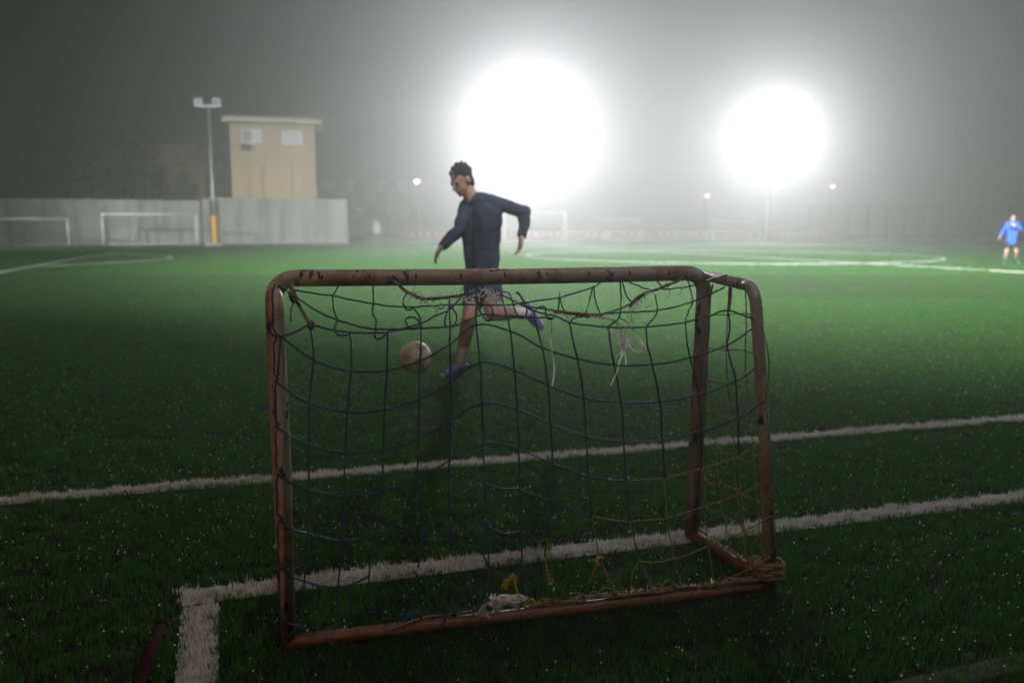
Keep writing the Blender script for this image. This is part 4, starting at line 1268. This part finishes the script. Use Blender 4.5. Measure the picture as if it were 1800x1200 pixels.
    for q in (-1, 1):
        e_ = MB(); e_.ball(H + z_ * .003 * s + f * .078 * s + x_ * q * .03 * s, .011 * s, 8, 6); e_.build('eye', M['eye'], t, True)
    return t

M['panel_blue'] = mat('panel_blue', (0.014, 0.05, 0.15), 0.7, 0.1, 10)
pm = dict(panel=M['panel_blue'], skin=M['skin'], shirt=M['shirt_navy'], shorts=M['shorts_navy'], sock=M['sock_white'], boot=M['boot_violet'], sole=M['boot_sole'], hair=M['hair'])
D = at_depth
PJ = dict(head=D(811, 317, 6.33), neck=D(829, 347, 6.37),
          sh=[D(821, 363, 6.46), D(866, 356, 6.30)], el=[D(807, 404, 6.24), D(923, 372, 6.44)], wr=[D(778, 432, 6.12), D(917, 416, 6.40)],
          hand=[D(768, 445, 6.08), D(914, 438, 6.38)], palm=[(.6, -.2, -.6), (-1, -.3, 0)], thumb=[1, 1],
          hip=[D(840, 497, 6.48), D(857, 496, 6.36)], kn=[D(824, 560, 6.20), D(866, 552, 6.10)], an=[D(809, 641, 6.38), D(926, 549, 6.40)],
          toe=[D(783, 658, 6.28), D(948, 574, 6.50)])
person('player in dark blue long sleeved shirt running after the ball', tuple(on_ground(800, 668)), PJ, (-.62, -.62, -.48), (-.25, -.2, 1), pm, curl=(.5, .45))

E2 = lambda x, y, dy=0.0: at_depth(x, y, 28.3 + dy)
mm = dict(skin=M['skin'], shirt=M['shirt_blue'], shorts=M['shorts_black'], sock=M['sock_green'], boot=M['boot_dark'], sole=M['boot_sole'], hair=M['hair'])
MJ = dict(head=E2(1780, 383), neck=E2(1779, 389.5),
          sh=[E2(1770.5, 393.5), E2(1789, 393.5)], el=[E2(1763, 405.5, .05), E2(1794, 404.5, -.1)], wr=[E2(1757.5, 416, -.05), E2(1784, 398, -.28)],
          hand=[E2(1755.5, 420, -.05), E2(1780.5, 393.5, -.3)], palm=[(.9, -.3, 0), (0, 1, 0)], thumb=[1, -1],
          hip=[E2(1772.3, 425), E2(1781, 425)], kn=[E2(1768.5, 443, -.05), E2(1786, 442.5, -.08)], an=[E2(1764.5, 460, .1), E2(1783.5, 458.5, .15)],
          toe=[E2(1766, 464, -.08), E2(1789, 461.5, .05)])
person('distant player in bright blue jacket and black shorts at right edge', tuple(on_ground(1776, 465)), MJ, (.25, -.95, -.1), (0, 0, 1), mm, voxel=.012)

# ------------------------------------------------------------------ the ball in flight: thirty-two panels sewn over a dark core
M['ball_cream'] = mat('ball_cream', (0.66, 0.60, 0.46), 0.4, 0.1, 14)
M['ball_tan'] = mat('ball_tan', (0.42, 0.30, 0.20), 0.45, 0.15, 14)
bc = at_depth(730, 628, 5.3); BRAD = 0.110
fbq = thing('football', tuple(bc), 'cream and tan football in flight beside the runner', 'ball')
b = MB(); b.ball(bc, BRAD * .972, 20, 14); b.build('core', M['black_metal'], fbq, True)
bm = bmesh.new(); bmesh.ops.create_icosphere(bm, subdivisions=1, radius=1.0)
bm.verts.ensure_lookup_table()
iv = [np.array(v.co) for v in bm.verts]; ie = [(e.verts[0].index, e.verts[1].index) for e in bm.edges]; iff = [[v.index for v in f.verts] for f in bm.faces]
bm.free()
cut = {}
for a_, c_ in ie:
    cut[(a_, c_)] = iv[a_] * 2 / 3 + iv[c_] / 3; cut[(c_, a_)] = iv[c_] * 2 / 3 + iv[a_] / 3
polys = []
for i, p in enumerate(iv):
    nb2 = [k for k in range(12) if (i, k) in cut]
    n = p; e1 = unit(np.cross(n, [0.3, 0.5, 0.8])); e2 = np.cross(n, e1)
    nb2.sort(key=lambda k: math.atan2((cut[(i, k)] - n) @ e2, (cut[(i, k)] - n) @ e1))
    polys.append(([cut[(i, k)] for k in nb2], M['ball_tan']))
for f_ in iff:
    pl = []
    for q in range(3):
        a_, c_ = f_[q], f_[(q + 1) % 3]
        pl += [cut[(a_, c_)], cut[(c_, a_)]]
    polys.append((pl, M['ball_cream']))
rot = np.array(Matrix.Rotation(0.6, 3, 'X') @ Matrix.Rotation(0.4, 3, 'Y'))
for pl, m_ in polys:
    c_ = sum(pl) / len(pl); k_ = len(pl)
    b = MB()
    ring = lambda s_, r_: [bc + (rot @ unit(c_ + (p - c_) * s_)) * r_ for p in pl]
    R0, R1_, R2_, R3_ = ring(.97, BRAD * .975), ring(.95, BRAD * .996), ring(.72, BRAD), ring(.36, BRAD * 1.0)
    vs = R0 + R1_ + R2_ + R3_ + [bc + (rot @ unit(c_)) * BRAD]
    fs = []
    for a_ in range(3):
        for i in range(k_):
            j = (i + 1) % k_; fs.append((a_ * k_ + i, a_ * k_ + j, (a_ + 1) * k_ + j, (a_ + 1) * k_ + i))
    for i in range(k_): fs.append((3 * k_ + i, 3 * k_ + (i + 1) % k_, 4 * k_))
    b.add(vs, fs); b.build('panel', m_, fbq, True)
